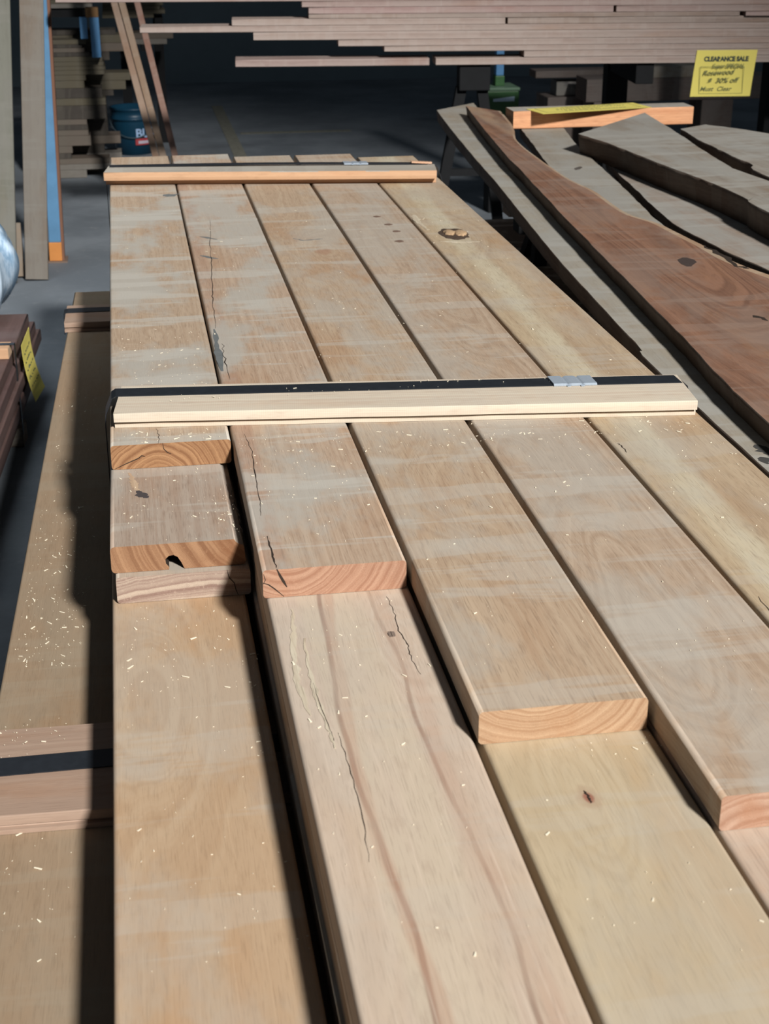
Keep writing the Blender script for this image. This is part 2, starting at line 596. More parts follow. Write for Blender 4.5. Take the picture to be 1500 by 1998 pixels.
# column 2
y0 = 1.695
b = main_board(1, 0, y0, 4.795, 'top board second from left, cracked along its left edge, with a pink ringed end',
               mk('c2a', TAN[1], END[1], 5, cx=-0.06, cz=0.085, period=0.006, dust_amt=0.65,
                  lines=[(-0.075, 0.0, 0.02, 2.0, 0.010, 0.012, (0.33, 0.18, 0.12), 0.5)]), group=GTOP)
crack(b, [(0.197, 3.801), (0.180, 3.52), (0.169, 3.307), (0.158, 3.1), (0.153, 2.998), (0.146, 2.807)], 0.7994, 0.0028, jit=0.0018)
crack(b, [(0.152, 2.70), (0.149, 2.603), (0.150, 2.48)], 0.7994, 0.003, jit=0.003, seed=8)
crack(b, [(0.152, 2.20), (0.157, 2.12), (0.153, 2.02), (0.151, 1.93), (0.147, 1.87)], 0.7994, 0.0024, jit=0.001, seed=9)
crack(b, [(0.149, 1.80), (0.150, 1.74), (0.151, 1.70)], 0.7994, 0.0045, jit=0.001, seed=10)
crack(b, [(0.16, 3.62), (0.20, 3.58)], 0.7994, 0.012, jit=0.004, seed=11, mat=STAIN, depth=0)
crack(b, [(0.15, 3.42), (0.19, 3.38)], 0.7994, 0.012, jit=0.004, seed=12, mat=STAIN, depth=0)
crack(b, [(0.143, 2.80), (0.141, 2.67), (0.140, 2.53)], 0.7992, 0.014, 'grey_stain', STAIN, jit=0.001, seed=13, depth=0.001)
end_crack(b, [(-0.074, 0.0395), (-0.070, 0.030), (-0.066, 0.022), (-0.062, 0.014)], 0.0032)
end_crack(b, [(-0.092, 0.022), (-0.085, 0.019), (-0.078, 0.013), (-0.066, 0.001)], 0.0012, seed=2)
end_crack(b, [(-0.091, 0.034), (-0.089, 0.026), (-0.092, 0.020)], 0.0012, seed=4)
y0 = 0.42
PINKW = ((0.535, 0.435, 0.345), (0.45, 0.335, 0.25))
LN = (0.22, 0.12, 0.08)
lx, ly = loc(1, 0.20, 1.5, y0, 0.004)
b = main_board(1, 1, y0, 4.76, 'long pale board in the second column with wavy brown lines and a white streak',
               mk('c2b', PINKW, END[1], 6, cx=0.0, cz=-0.5, period=0.010, contrast=0.6, dust_amt=0.15, pore=0.3, warp=0.06,
                  warm=(0.50, 0.38, 0.27),
                  lines=[(0.0, -0.01, 0.02, 2.0, 0.035, 0.012, (0.51, 0.42, 0.315), 0.8),
                         (-0.046, 0.014, 0.035, 2.2, 0.0012, 0.0035, LN, 0.8), (-0.040, 0.012, 0.035, 2.2, 0.003, 0.007, (0.42, 0.25, 0.17), 0.5),
                         (0.066, -0.022, 0.036, 2.1, 0.001, 0.003, LN, 0.65), (0.072, -0.020, 0.036, 2.1, 0.004, 0.009, (0.44, 0.28, 0.20), 0.45)],
                  knots=[loc(1, 0.285, 1.56, y0, 0.004) + (0.03, 0.02, None, 0)]), dx=0.004)
PALE = wood('pale_streak', (0.60, 0.53, 0.41), (0.38, 0.30, 0.21), dust_amt=0.0, pore=0.5, period=0.003, cx=0.0, cz=-0.4)
crack(b, [(0.166, 1.66), (0.160, 1.60), (0.154, 1.53), (0.151, 1.46), (0.157, 1.40)], 0.7596, 0.009, 'pale_streak', PALE, jit=0.0015, depth=0.0, seed=21, label='pale fibrous streak')
crack(b, [(0.171, 1.58), (0.168, 1.50), (0.168, 1.43), (0.173, 1.36), (0.174, 1.33)], 0.7597, 0.006, 'pale_streak', PALE, jit=0.001, depth=0.0, seed=22, label='pale fibrous streak')
crack(b, [(0.168, 1.47), (0.170, 1.42), (0.174, 1.37), (0.175, 1.345)], 0.7599, 0.0014, seed=23, jit=0.0006)
crack(b, [(0.181, 1.36), (0.184, 1.28), (0.183, 1.20), (0.178, 1.13)], 0.7596, 0.0013, seed=24, jit=0.001)
crack(b, [(0.288, 1.675), (0.290, 1.63), (0.287, 1.58), (0.291, 1.54), (0.289, 1.51), (0.293, 1.47)], 0.7596, 0.0018, seed=25, jit=0.0012)
crack(b, [(0.272, 1.573), (0.281, 1.573)], 0.7597, 0.016, 'knot', plain('knot_grey', (0.20, 0.15, 0.12), 0.9, 0, 0.5, 300), jit=0.002, depth=0.0, seed=26)
# column 3
y0 = 1.311
k1 = [loc(2, 0.436, 3.41, y0) + (0.05, 0.05, (0.30, 0.15, 0.09), 0.5), loc(2, 0.40, 3.50, y0) + (0.06, 0.03, (0.47, 0.41, 0.33), 0.5),
      loc(2, 0.41, 1.93, y0) + (0.05, 0.035, None, 0)]
b = main_board(2, 0, y0, 4.74, 'top board in the middle column, with a reddish knot and a clean tan end',
               mk('c3a', ((0.435, 0.325, 0.225), (0.32, 0.21, 0.135)), END[2], 7, cx=-0.03, cz=0.11, period=0.006, knots=k1, dust_amt=0.42, pore=0.45), dx=0.002, group=GTOP)
crack(b, [(0.385, 3.56), (0.405, 3.535), (0.43, 3.54), (0.452, 3.545)], 0.7994, 0.006, jit=0.003, seed=31, mat=STAIN)
y0 = 0.40
k1 = [loc(2, 0.409, 1.198, y0, 0.006) + (0.034, 0.02, (0.36, 0.25, 0.165), 0.55), loc(2, 0.409, 1.198, y0, 0.006) + (0.015, 0.004, (0.27, 0.10, 0.065), 0.85), loc(2, 0.407, 1.24, y0, 0.006) + (0.05, 0.02, None, 0)]
b = main_board(2, 1, y0, 4.73, 'long tan board in the middle column one layer down, with a small red split knot',
               mk('c3b', ((0.47, 0.375, 0.25), (0.40, 0.30, 0.185)), END[2], 8, cx=0.03, cz=-0.35, period=0.011, contrast=0.5, knots=k1, dust_amt=0.22, pore=0.22), dx=0.007)
crack(b, [(0.4085, 1.21), (0.410, 1.20), (0.4095, 1.188)], 0.7596, 0.0045, 'knot_split', seed=33, jit=0.001)
# column 4
y0 = 1.121
k1 = [loc(3, 0.55, 2.04, y0) + (0.03, 0.03, None, 0), loc(3, 0.56, 1.42, y0) + (0.06, 0.07, None, 0), loc(3, 0.60, 2.65, y0) + (0.05, 0.05, None, 0),
      loc(3, 0.58, 1.70, y0) + (0.04, 0.04, None, 0), loc(3, 0.57, 2.9, y0) + (0.04, 0.05, None, 0)]
b = main_board(3, 0, y0, 4.735, 'top board in the fourth column, with arched grain and four dark pin holes',
               mk('c4a', TAN[3], END[3], 9, cx=-0.04, cz=-0.06, period=0.007, knots=k1, dust_amt=0.4, contrast=0.6), dx=0.005, group=GTOP)
PIN = plain('pin_hole', (0.15, 0.095, 0.07), 0.9)
for i, (hx, hy, hw) in enumerate(((0.624, 3.779, 0.018), (0.637, 3.68, 0.022), (0.643, 3.60, 0.02), (0.631, 3.49, 0.024))):
    crack(b, [(hx - 0.010, hy), (hx + 0.010, hy - 0.004)], 0.7995, hw * 1.0, 'pin_hole', PIN, jit=0.002, sub=3, seed=40 + i, depth=0.0)
main_board(3, 1, 0.4, 4.72, 'board one layer down in the fourth column, a sliver at the right photo edge',
           mk('c4b', ((0.50, 0.36, 0.26), (0.42, 0.27, 0.18)), END[3], 10, dust_amt=0.2), dx=0.006)
# column 5
y0 = 0.62
SAPC = (0.53, 0.47, 0.34)
k1 = [loc(4, 0.784, 3.549, y0) + (0.042, 0.06, (0.34, 0.22, 0.12), 0.5)]
b = main_board(4, 0, y0, 4.665, 'top board in the rightmost column, with a big rough knot and a creamy stripe',
               mk('c5a', TAN[4], END[4], 11, cx=0.02, cz=-0.12, period=0.007, knots=k1, dust_amt=0.25, contrast=0.65,
                  lines=[(-0.055, 0.012, 0.03, 0.9, 0.018, 0.02, SAPC, 0.75), (-0.085, 0.008, 0.02, 0.8, 0.012, 0.016, (0.45, 0.35, 0.225), 0.6)]), dx=0.006, group=GTOP)
# the knot: a rough, sunken ring with broken plugs
bm = bmesh.new()
rnd = random.Random(4)
n = 26
ringo, ringi, ctr = [], [], None
for i in range(n):
    a = 2 * math.pi * i / n
    s = 1 + rnd.uniform(-0.12, 0.12)
    ringo.append(bm.verts.new((0.036 * s * math.cos(a), 0.062 * s * math.sin(a), 0.0004)))
    ringi.append(bm.verts.new((0.028 * s * math.cos(a), 0.046 * s * math.sin(a), 0.0018 + rnd.uniform(-0.0006, 0.0006))))
for i in range(n):
    bm.faces.new((ringo[i], ringo[(i + 1) % n], ringi[(i + 1) % n], ringi[i]))
bm.faces.new(ringi)
kn = from_bm('knot', bm, plain('knot_dark', (0.07, 0.045, 0.03), 0.9, 0, 0.5, 150, 0.5), b, Vector((0.778, 3.545, 0.7994)) - b.location)
kn['label'] = 'dark broken knot'
for i, (ox, oy, s) in enumerate(((-0.012, 0.004, 0.014), (0.014, -0.004, 0.016))):
    bm = bmesh.new()
    bmesh.ops.create_icosphere(bm, subdivisions=3, radius=1.0)
    for v in bm.verts:
        q = v.co.copy()
        k = 1 + 0.18 * math.sin(9 * q.x + i) * math.sin(7 * q.y + 2) + rnd.uniform(-0.05, 0.05)
        v.co = Vector((q.x * s * k, q.y * s * 1.9 * k, q.z * 0.006 * k))
    for f in bm.faces:
        f.smooth = True
    from_bm('knot_plug', bm, plain('knot_plug_wood', (0.40, 0.27, 0.16), 0.85, 0, 0.3, 120, 0.4), kn, (ox, oy, 0.002))
crack(b, [(0.728, 3.47), (0.77, 3.455), (0.82, 3.45)], 0.7995, 0.012, 'pale_streak', PALE, jit=0.001, seed=51, depth=0.0)
crack(b, [(0.722, 3.60), (0.715, 3.70), (0.722, 3.78)], 0.7995, 0.022, 'pale_streak', PALE, jit=0.002, seed=52, depth=0.0)
crack(b, [(0.735, 1.50), (0.727, 1.42), (0.725, 1.33)], 0.7995, 0.003, seed=53)
crack(b, [(0.718, 1.52), (0.7165, 1.44)], 0.7995, 0.002, seed=54)
crack(b, [(0.7165, 2.06), (0.7180, 2.045), (0.7170, 2.02)], 0.7995, 0.003, seed=55)
# deeper layers, mostly hidden: a few shared materials
deep = [mk('deep%d' % i, TAN[i], END[i], 20 + i, dust_amt=0.4) for i in range(3)]
proto = None
nb = 0
for layer in range(1, 5):
    for c_ in range(5):
        if (c_ == 0 and layer < 4) or (c_ < 4 and layer == 1):
            continue
        dx = random.uniform(-0.003, 0.003) + (0.003 if c_ else -0.003)
        if proto is None:
            proto = board('hardwood_board', 'hardwood board buried in the lower layers of the strapped stack', 'board', 'buried boards of the strapped stack',
                          0, 0, 0, W, 4.3, T - 0.0006, deep[0], n=4)
            o = proto
        else:
            o = proto.copy()
            COL.objects.link(o)
        o.location = (col_x(c_) + dx, 0.42 + random.uniform(-0.05, 0.05), 0.8 - T * (layer + 1))

# battens and straps on the main stack ---------------------------------------------------------
BAT = [wood('near_batten_face', (0.62, 0.545, 0.43), (0.50, 0.37, 0.28), dust_amt=0.15, cx=0.0, cz=-0.02, period=0.010, warp=0.012, pore=0.12, contrast=0.5, saw=0.12, dust=(0.46, 0.43, 0.37)),
       wood('near_batten_end', (0.75, 0.65, 0.5), (0.55, 0.4, 0.3), dust_amt=0, pore=0.1)]
BAT2 = [wood('far_batten_face', (0.52, 0.32, 0.19), (0.42, 0.235, 0.13), dust_amt=0.0, cx=0.0, cz=-0.02, period=0.010, warp=0.012, pore=0.12, contrast=0.45),
        wood('far_batten_end', (0.7, 0.5, 0.34), (0.5, 0.32, 0.2), dust_amt=0, pore=0.1)]


def batten(name, label, FL, FR, width, zb, prof, mats, over=0.0, seed=1, skew=0.0):
    d = FR - FL
    d.z = 0
    ang = math.atan2(d.y, d.x)
    return board(name, label, 'batten', None, FL.x, FL.y, zb, 0, d.length, 0, mats, rotz=ang - math.pi / 2, prof=prof, n=14, wob=0.0009, seed=seed, skew=skew)


# profiles: local +x faces the camera
wd = 0.139
bp = [(0.0, 0.012), (0.0, 0.0265), (-0.002, 0.0272), (-wd + 0.001, 0.0272), (-wd, 0.026), (-wd, 0.0), (-0.0085, 0.0), (-0.0075, 0.0075), (-0.013, 0.009), (-0.013, 0.0115)][::-1]
FL, FR = at_z(221, 807, .827), at_z(1361, 782, .827)
nbat = batten('batten', 'pale grooved batten lying across the stack in the middle of the photo', FL, FR, wd, 0.8, bp, BAT, seed=3, skew=0.0)
NB_DIR = (FR - FL)
wd2 = 0.108
bp2 = [(0.0, 0.0165), (0.0015, 0.026), (0.0, 0.0375), (-0.003, 0.0392), (-wd2 + 0.002, 0.0392), (-wd2, 0.037), (-wd2, 0.0), (-0.032, 0.0), (-0.032, 0.0145), (-0.028, 0.0158)][::-1]
FL2, FR2 = at_z(202, 337, .839), at_z(852, 333, .839)
fbat = batten('batten', 'peach-coloured batten lying across the far end of the stack', FL2, FR2, wd2, 0.8, bp2, BAT2, seed=5)
fbat.data.materials.append(wood('batten_grey_top', (0.38, 0.345, 0.295), (0.30, 0.26, 0.215), dust_amt=0.3, cx=0.0, cz=-0.02, period=0.010, warp=0.012, pore=0.15))
for f in fbat.data.polygons:
    if f.normal.z > 0.9 and f.center.z > 0.03:
        f.material_index = 2


def line_y(a, b, off):
    def f(x):
        return a.y + (b.y - a.y) * (x - a.x) / (b.x - a.x) + off
    return f


zt = 0.8274
sa, sb = at_z(300, 765, zt), at_z(1200, 743, zt)
yf = line_y(sa, sb, 0)
xr = at_z(1327, 745, zt).x
band_strap([(-0.0640, 0.602), (-0.0640, 0.78), (-0.062, 0.797), (-0.051, 0.8235), (-0.045, zt)] + [(-0.045 + (xr + 0.045) * i / 10, zt) for i in range(1, 11)]
           + [(xr + 0.010, zt - 0.006), (xr + 0.016, 0.80), (xr + 0.016, 0.602)],
           yf, 0.040, 0.0012, STRAPM, 'steel_strap', 'black strap tight across the pale grooved batten in mid photo', seal_at=(at_z(1070, 742, zt).x, at_z(1155, 742, zt).x, zt + 0.0008))
zt = 0.8395
sa, sb = at_z(300, 324, zt), at_z(690, 320.5, zt)
yf = line_y(sa, sb, 0)
band_strap([(-0.0640, 0.602), (-0.0640, 0.80), (-0.0595, 0.834), (-0.052, zt)] + [(-0.052 + 0.90 * i / 6, zt + 0.0035 * math.sin(math.pi * i / 6)) for i in range(1, 7)] + [(0.884, zt - 0.008), (0.8985, 0.79), (0.8985, 0.602)],
           yf, 0.034, 0.0014, STRAPM, 'steel_strap', 'black strap over the peach batten at the far end of the stack', seal_at=(at_z(669, 320, zt).x, at_z(716, 320, zt).x, zt + 0.0025))
p = at_z(822, 317, 0.845)
bm = bmesh.new()
for i in range(6):
    f = i / 6
    bm_box(bm, -0.03 + 0.06 * f, -0.03 + 0.06 * (f + 1 / 6), -0.008 + 0.003 * f, 0.008 - 0.004 * f, 0.006 - 0.005 * f, 0.010 - 0.004 * f)
o = from_bm('wood_splinter', bm, wood('splinter', (0.62, 0.42, 0.30), (0.5, 0.3, 0.2), dust_amt=0), None, (p.x, p.y, 0.8395))
tag(o, 'curled pinkish wood splinter on the right end of the far batten', 'splinter')

# ------------------------------------------------------------------ low bundle under and left of the stack
ZB = 0.574
LOWM = mk('low', ((0.30, 0.215, 0.14), (0.23, 0.155, 0.095)), ((0.3, 0.2, 0.13), (0.2, 0.12, 0.08)), 31, cx=0.0, cz=-0.6, period=0.012, contrast=0.4, dust_amt=0.3, dust=(0.27, 0.225, 0.165), pore=0.25)
a0, a1 = at_z(0, 1340, ZB), at_z(145, 570, ZB)
dirv = (a1 - a0)
a0_low, dir_low = a0.copy(), dirv.copy()
angl = math.atan2(dirv.y, dirv.x) - math.pi / 2
ux = Vector((math.cos(angl), math.sin(angl), 0))
uy = Vector((-math.sin(angl), math.cos(angl), 0))
start = a0 - uy * 1.55
for i in range(5):
    q = start + ux * (0.1 + 0.203 * i)
    lab = 'wide brown board of the low bundle left of the stack, flecked with shavings' if i == 0 else 'brown board of the low bundle hidden beneath the strapped stack'
    board('hardwood_board', lab, 'board', None if i == 0 else 'hidden boards of the low bundle', q.x, q.y, ZB - 0.04, 0.2, (a1 - start).length, 0.0395, LOWM, rotz=angl, n=6, r=0.004)
bear = mk('bearer', ((0.16, 0.12, 0.09), (0.1, 0.07, 0.05)), ((0.2, 0.14, 0.1), (0.12, 0.08, 0.05)), 37)
for i, yy in enumerate((0.9, 2.5, 3.9)):
    q = start + uy * (yy - start.y) + ux * 0.06
    board('timber_bearer', 'dark timber bearer block carrying the low bundle off the floor', 'timber', 'bearers under the low bundle', q.x, q.y, 0.0, 0.3, 0.88, ZB - 0.0405, bear, rotz=angl - math.pi / 2, n=1, r=0.01)
LB = [wood('low_batten_face', (0.36, 0.25, 0.185), (0.27, 0.17, 0.12), dust_amt=0.2, cx=0.0, cz=-0.1, period=0.012, warp=0.02, pore=0.2, dust=(0.30, 0.23, 0.18)),
      wood('low_batten_end', (0.5, 0.32, 0.2), (0.4, 0.24, 0.15), dust_amt=0)]
wl = 0.195
bl = [(0.0, 0.012), (0.0, 0.0235), (-0.002, 0.0245), (-wl, 0.0245), (-wl, 0.0), (0.001, 0.0), (0.001, 0.006), (-0.005, 0.0065), (-0.005, 0.0115)][::-1]
FL3 = at_z(0, 1593, ZB + 0.0245) - Vector((0.02, 0, 0))
FL3.x = -0.262
batten('batten', 'wide brown grooved batten across the low bundle at lower left', FL3, FL3 + Vector((0.9, -0.02, 0)), wl, ZB + 0.0003, bl, LB, seed=8)
wl2 = 0.16
bl2 = [(p_[0] if p_[0] > -0.1 else -wl2, p_[1]) for p_ in bl]
FL4 = at_z(125, 630, ZB + 0.0245)
batten('batten', 'brown batten across the far end of the low bundle, beside the concrete aisle', FL4, FL4 + Vector((0.9, -0.02, 0)), wl2, ZB + 0.0003, bl2, LB, seed=9)
zt = ZB + 0.0255
s1 = at_z(0, 1498, zt)
band_strap([(-0.268, ZB - 0.03), (-0.267, ZB), (-0.262, zt - 0.003), (-0.252, zt)] + [(-0.252 + 0.2 * i, zt) for i in range(1, 5)], lambda x: s1.y + 0.0 * x, 0.040, 0.0012, STRAPM, 'steel_strap', 'black strap over the wide brown batten at lower left')
s1 = at_z(150, 606, zt)
band_strap([(FL4.x - 0.004, ZB - 0.03), (FL4.x - 0.003, ZB), (FL4.x - 0.002, zt - 0.002), (FL4.x + 0.006, zt)] + [(FL4.x + 0.006 + 0.2 * i, zt) for i in range(1, 5)], lambda x: s1.y + 0.0 * x, 0.040, 0.0012, STRAPM, 'steel_strap', 'black strap over the batten at the far end of the low bundle')

# ------------------------------------------------------------------ live-edge slabs to the right


def c6(x, y, z):
    return at_z(850 + x / 2.3077, 180 + y / 2.3083, z)


def resample(pts, n):
    ls = [0]
    for a, b in zip(pts, pts[1:]):
        ls.append(ls[-1] + (b - a).length)
    out = []
    for i in range(n):
        s = ls[-1] * i / (n - 1)
        for k in range(len(pts) - 1):
            if s <= ls[k + 1] + 1e-9:
                f = (s - ls[k]) / max(1e-9, ls[k + 1] - ls[k])
                # catmull-rom for a flowing edge
                p0, p1, p2, p3 = pts[max(0, k - 1)], pts[k], pts[k + 1], pts[min(len(pts) - 1, k + 2)]
                out.append(0.5 * ((2 * p1) + (p2 - p0) * f + (2 * p0 - 5 * p1 + 4 * p2 - p3) * f * f + (3 * p1 - p0 - 3 * p2 + p3) * f ** 3))
                break
    return out


def slab(label, zt, th, left, right, mats, ul=0.01, ur=0.01, group=None, seed=1, n=90, bark=0.0035, name='live_edge_slab', zfun=None):
    rnd = random.Random(seed)
    L = resample([Vector((p[0], p[1], 0)) for p in left], n)
    R = resample([Vector((p[0], p[1], 0)) for p in right], n)
    o0 = (L[0] + R[0]) / 2
    d = (L[-1] + R[-1]) / 2 - o0
    ang = math.atan2(d.y, d.x) - math.pi / 2
    rot = Matrix.Rotation(-ang, 3, 'Z')
    bm = bmesh.new()
    rows = []
    fr = [0, 0.17, 0.34, 0.5, 0.67, 0.82, 0.93, 1.0]
    nx = 7
    a1 = a2 = 0.0
    for i in range(n):
        a1 = a1 * 0.6 + rnd.uniform(-bark, bark)
        a2 = a2 * 0.6 + rnd.uniform(-bark, bark)
        l, r = L[i], R[i]
        u = (r - l).normalized()
        l = l + u * a1
        r = r + u * a2
        ring = []
        for k in range(nx + 1):
            p = l + (r - l) * fr[k]
            ring.append((p, th))
        ring.append((r + u * 0.002 - u * ur * 0.2, th * 0.8))
        ring.append((r - u * (ur * 0.6 + rnd.uniform(0, bark)), th * 0.4))
        ring.append((r - u * ur, 0.0))
        for k in range(nx - 1, 0, -1):
            ring.append((l + (r - l) * (k / nx), 0.0))
        ring.append((l + u * ul, 0.0))
        ring.append((l + u * (ul * 0.6 + rnd.uniform(0, bark)), th * 0.4))
        ring.append((l - u * 0.002 + u * ul * 0.2, th * 0.8))
        row = []
        for p, z in ring:
            q = rot @ (p - o0)
            row.append(bm.verts.new((q.x, q.y, z)))
        rows.append(row)
    k = len(rows[0])
    for i in range(n - 1):
        for j in range(k):
            f = bm.faces.new((rows[i][j], rows[i][(j + 1) % k], rows[i + 1][(j + 1) % k], rows[i + 1][j]))
            if len(mats) > 3 and j == nx - 1:
                f.material_index = 3
            elif nx <= j < nx + 3 or j >= k - 3:
                f.material_index = 2
                f.smooth = True
    f = bm.faces.new(rows[0][::-1])
    f.material_index = 1
    f = bm.faces.new(rows[-1])
    f.material_index = 1
    o = from_bm(name, bm, mats, None, (o0.x, o0.y, zt - th), (0, 0, ang))
    return tag(o, label, 'slab', group)


BARKE = wood('waney_edge', (0.11, 0.075, 0.055), (0.06, 0.04, 0.03), dust_amt=0.35, dust=(0.14, 0.12, 0.10), pore=0.5)
GREY = ((0.30, 0.265, 0.215), (0.22, 0.185, 0.145))


def smat(nm, top, seed, **k):
    kk = dict(cx=0.0, cz=-0.25, period=0.012, contrast=0.5, dust_amt=0.55, dust=(0.305, 0.295, 0.268), pore=0.2)
    kk.update(k)
    return mk(nm, top, (top[0], top[1]), seed, **kk)[:2] + [BARKE]


zt = 0.73
left = [Vector((0.972, 1.2, 0))] + [c6(x, y, zt) for x, y in [(1010, 1260), (900, 1130), (560, 760), (300, 440), (150, 265), (60, 155), (5, 80)]]
right = [Vector((1.13, 1.2, 0)), Vector((1.20, 3.0, 0)), Vector((1.32, 5.0, 0)), c6(170, 48, zt)]
slab1 = slab('long narrow grey slab nearest the strapped stack, in front of the red slab', zt, 0.044, left, right,
             smat('slab_grey', ((0.315, 0.285, 0.235), (0.25, 0.215, 0.17)), 41), ul=0.004, seed=11, group='live-edge slabs', bark=0.0012)
slab_mark_spots = [(at_z(1476, 868, zt), at_z(1492, 880, zt), at_z(1505, 888, zt)), (at_z(1482, 893, zt), at_z(1500, 905, zt))]
zt = 0.770
left = [Vector((0.985, 1.2, 0))] + [c6(x, y, zt) for x, y in [(1500, 1480), (1300, 1300), (1100, 1090), (850, 840), (600, 580), (400, 370), (270, 230), (135, 60)]]
right = [Vector((1.62, 1.2, 0)), Vector((1.57, 2.3, 0)), Vector((1.50, 2.85, 0))] + [c6(x, y, zt) for x, y in [(1380, 780), (1180, 678), (1000, 590), (860, 545), (720, 450), (600, 390), (480, 310), (370, 222), (345, 150), (290, 85)]]
RED = smat('slab_red', ((0.245, 0.128, 0.080), (0.115, 0.056, 0.036)), 42, contrast=0.7, dust_amt=0.4, dust=(0.23, 0.165, 0.13), cz=-0.12, period=0.016, warp=0.16, warm=(0.30, 0.15, 0.075),
           knots=[(0.10, 1.95, 0.10, 0.09, None, 0), (-0.05, 1.2, 0.12, 0.1, None, 0)],
           lines=[(0.235, -0.06, 0.10, 1.2, 0.022, 0.03, (0.36, 0.25, 0.16), 0.7)])
slab2 = slab('reddish brown live-edge slab with swirling figure, raised beside the narrow grey slab', zt, 0.0395, left, right, RED + [wood('slab_sapwood', (0.36, 0.24, 0.155), (0.27, 0.165, 0.10), dust_amt=0.45, dust=(0.38, 0.32, 0.24), cx=0.1, cz=-0.2, pore=0.2, period=0.012)], ul=0.006, ur=0.010, seed=12, group='live-edge slabs', bark=0.002)


def slab_mark(parent, pts, zt, w, name, mat, seed, jit=0.006, depth=0.004, label=None):
    # parent may be turned: build in world axes, then bring into its frame
    o = crack(parent, pts, zt, w, name, mat, jit=jit, sub=4, seed=seed, depth=depth, label=label)
    rot = Matrix.Rotation(-parent.rotation_euler.z, 4, 'Z')
    o.data.transform(rot)
    return o


for i_, sp_ in enumerate(slab_mark_spots):
    slab_mark(slab1, list(sp_), 0.73, 0.025, 'knot', plain('slab_knot_grey', (0.05, 0.048, 0.045), 0.9), 58 + i_, 0.003)
slab_mark(slab2, [c6(1120, 745, zt), c6(1140, 785, zt)], zt, 0.05, 'knot', plain('slab_knot', (0.05, 0.035, 0.03), 0.9), 61, 0.004)
slab_mark(slab2, [c6(1200, 690, zt), c6(1290, 735, zt), c6(1360, 785, zt), c6(1410, 795, zt)], zt, 0.02, 'bark_gap', DARK, 62)
slab_mark(slab2, [c6(1430, 1005, zt), c6(1495, 1030, zt)], zt, 0.02, 'bark_gap', DARK, 63)
zt = 0.7295
right = [Vector((1.36, 2.2, 0)), Vector((1.40, 3.2, 0))] + [c6(x, y, zt) for x, y in [(1020, 595), (940, 525), (820, 405), (700, 295), (620, 220), (560, 140), (540, 115)]]
left = [Vector((1.19, 2.2, 0)), Vector((1.23, 3.2, 0)), Vector((1.32, 4.4, 0)), c6(375, 150, zt)]
slab3 = slab('grey slab tucked under the right edge of the reddish slab, reaching the orange beam', zt, 0.0435, left, right,
             smat('slab_grey2', ((0.30, 0.27, 0.225), (0.235, 0.20, 0.16)), 43), seed=13, group='live-edge slabs', bark=0.002)
slab_mark(slab3, [c6(630, 350, zt), c6(650, 335, zt)], zt, 0.02, 'knot', plain('slab_knot2', (0.09, 0.075, 0.065), 0.9), 64, 0.004)
zt = 0.720
left = [Vector((1.53, 2.2, 0))] + [c6(x, y, zt) for x, y in [(1500, 840), (1250, 720), (1030, 600), (930, 515), (830, 420), (715, 305)]]
for q in left[1:]:
    q.x += 0.035
right = [Vector((2.0, 2.2, 0)), Vector((1.95, 3.6, 0)), Vector((1.95, 4.6, 0)), c6(900, 285, zt)]
slab4 = slab('wide pinkish grey slab lying lower in the gap right of the reddish slab', zt, 0.034, left, right,
             smat('slab_grey3', ((0.30, 0.255, 0.215), (0.24, 0.19, 0.155)), 44), seed=14, group='live-edge slabs', bark=0.002)
zt = 0.797
left = [Vector((1.70, 2.4, 0))] + [c6(x, y, zt) for x, y in [(1500, 540), (1400, 480), (1250, 412), (1000, 318), (780, 232), (640, 188)]]
right = [Vector((2.02, 2.4, 0))] + [c6(x, y, zt) for x, y in [(1500, 400), (1300, 320), (1060, 165), (940, 92)]]
slab5 = slab('thick grey slab with dark waney edge and slanting end before the orange beam', zt, 0.0765, left, right,
             smat('slab_grey4', ((0.275, 0.245, 0.205), (0.19, 0.155, 0.125)), 45), ul=0.02, seed=15, group='live-edge slabs', bark=0.003)
zt = 0.792
left = [Vector((2.02, 2.4, 0))] + [c6(x, y, zt) for x, y in [(1500, 392), (1390, 325), (1300, 272), (1200, 220), (1100, 165)]]
left[0] = left[1] + Vector((0.13, -1.2, 0))
for q in left[:3]:
    q.x += 0.02
right = [Vector((2.6, 2.4, 0)), Vector((2.6, 4.0, 0)), c6(1560, 195, zt), c6(1215, 145, zt)]
slab6 = slab('grey slab at the right edge of the photo, behind the thick waney one', zt, 0.070, left, right,
             smat('slab_grey5', ((0.285, 0.255, 0.215), (0.20, 0.165, 0.135)), 46), ul=0.015, seed=16, group='live-edge slabs', bark=0.003)
# laths, bearers and trestles that carry the slabs
bear2 = mk('lath', ((0.14, 0.10, 0.075), (0.09, 0.06, 0.045)), ((0.2, 0.14, 0.1), (0.12, 0.08, 0.05)), 47)
for yy in (2.6, 4.75):
    board('timber_bearer', 'dark timber bearer crossing under the live-edge slabs', 'timber', 'bearers under the slabs', 1.00 + 0.10 * (yy - 2.6), yy, 0.585, 0.09, 1.85, 0.1, bear2, rotz=-math.pi / 2, n=1)
STEEL = plain('black_steel', (0.006, 0.0065, 0.0075), 0.85, 0.0, 0.3, 30)


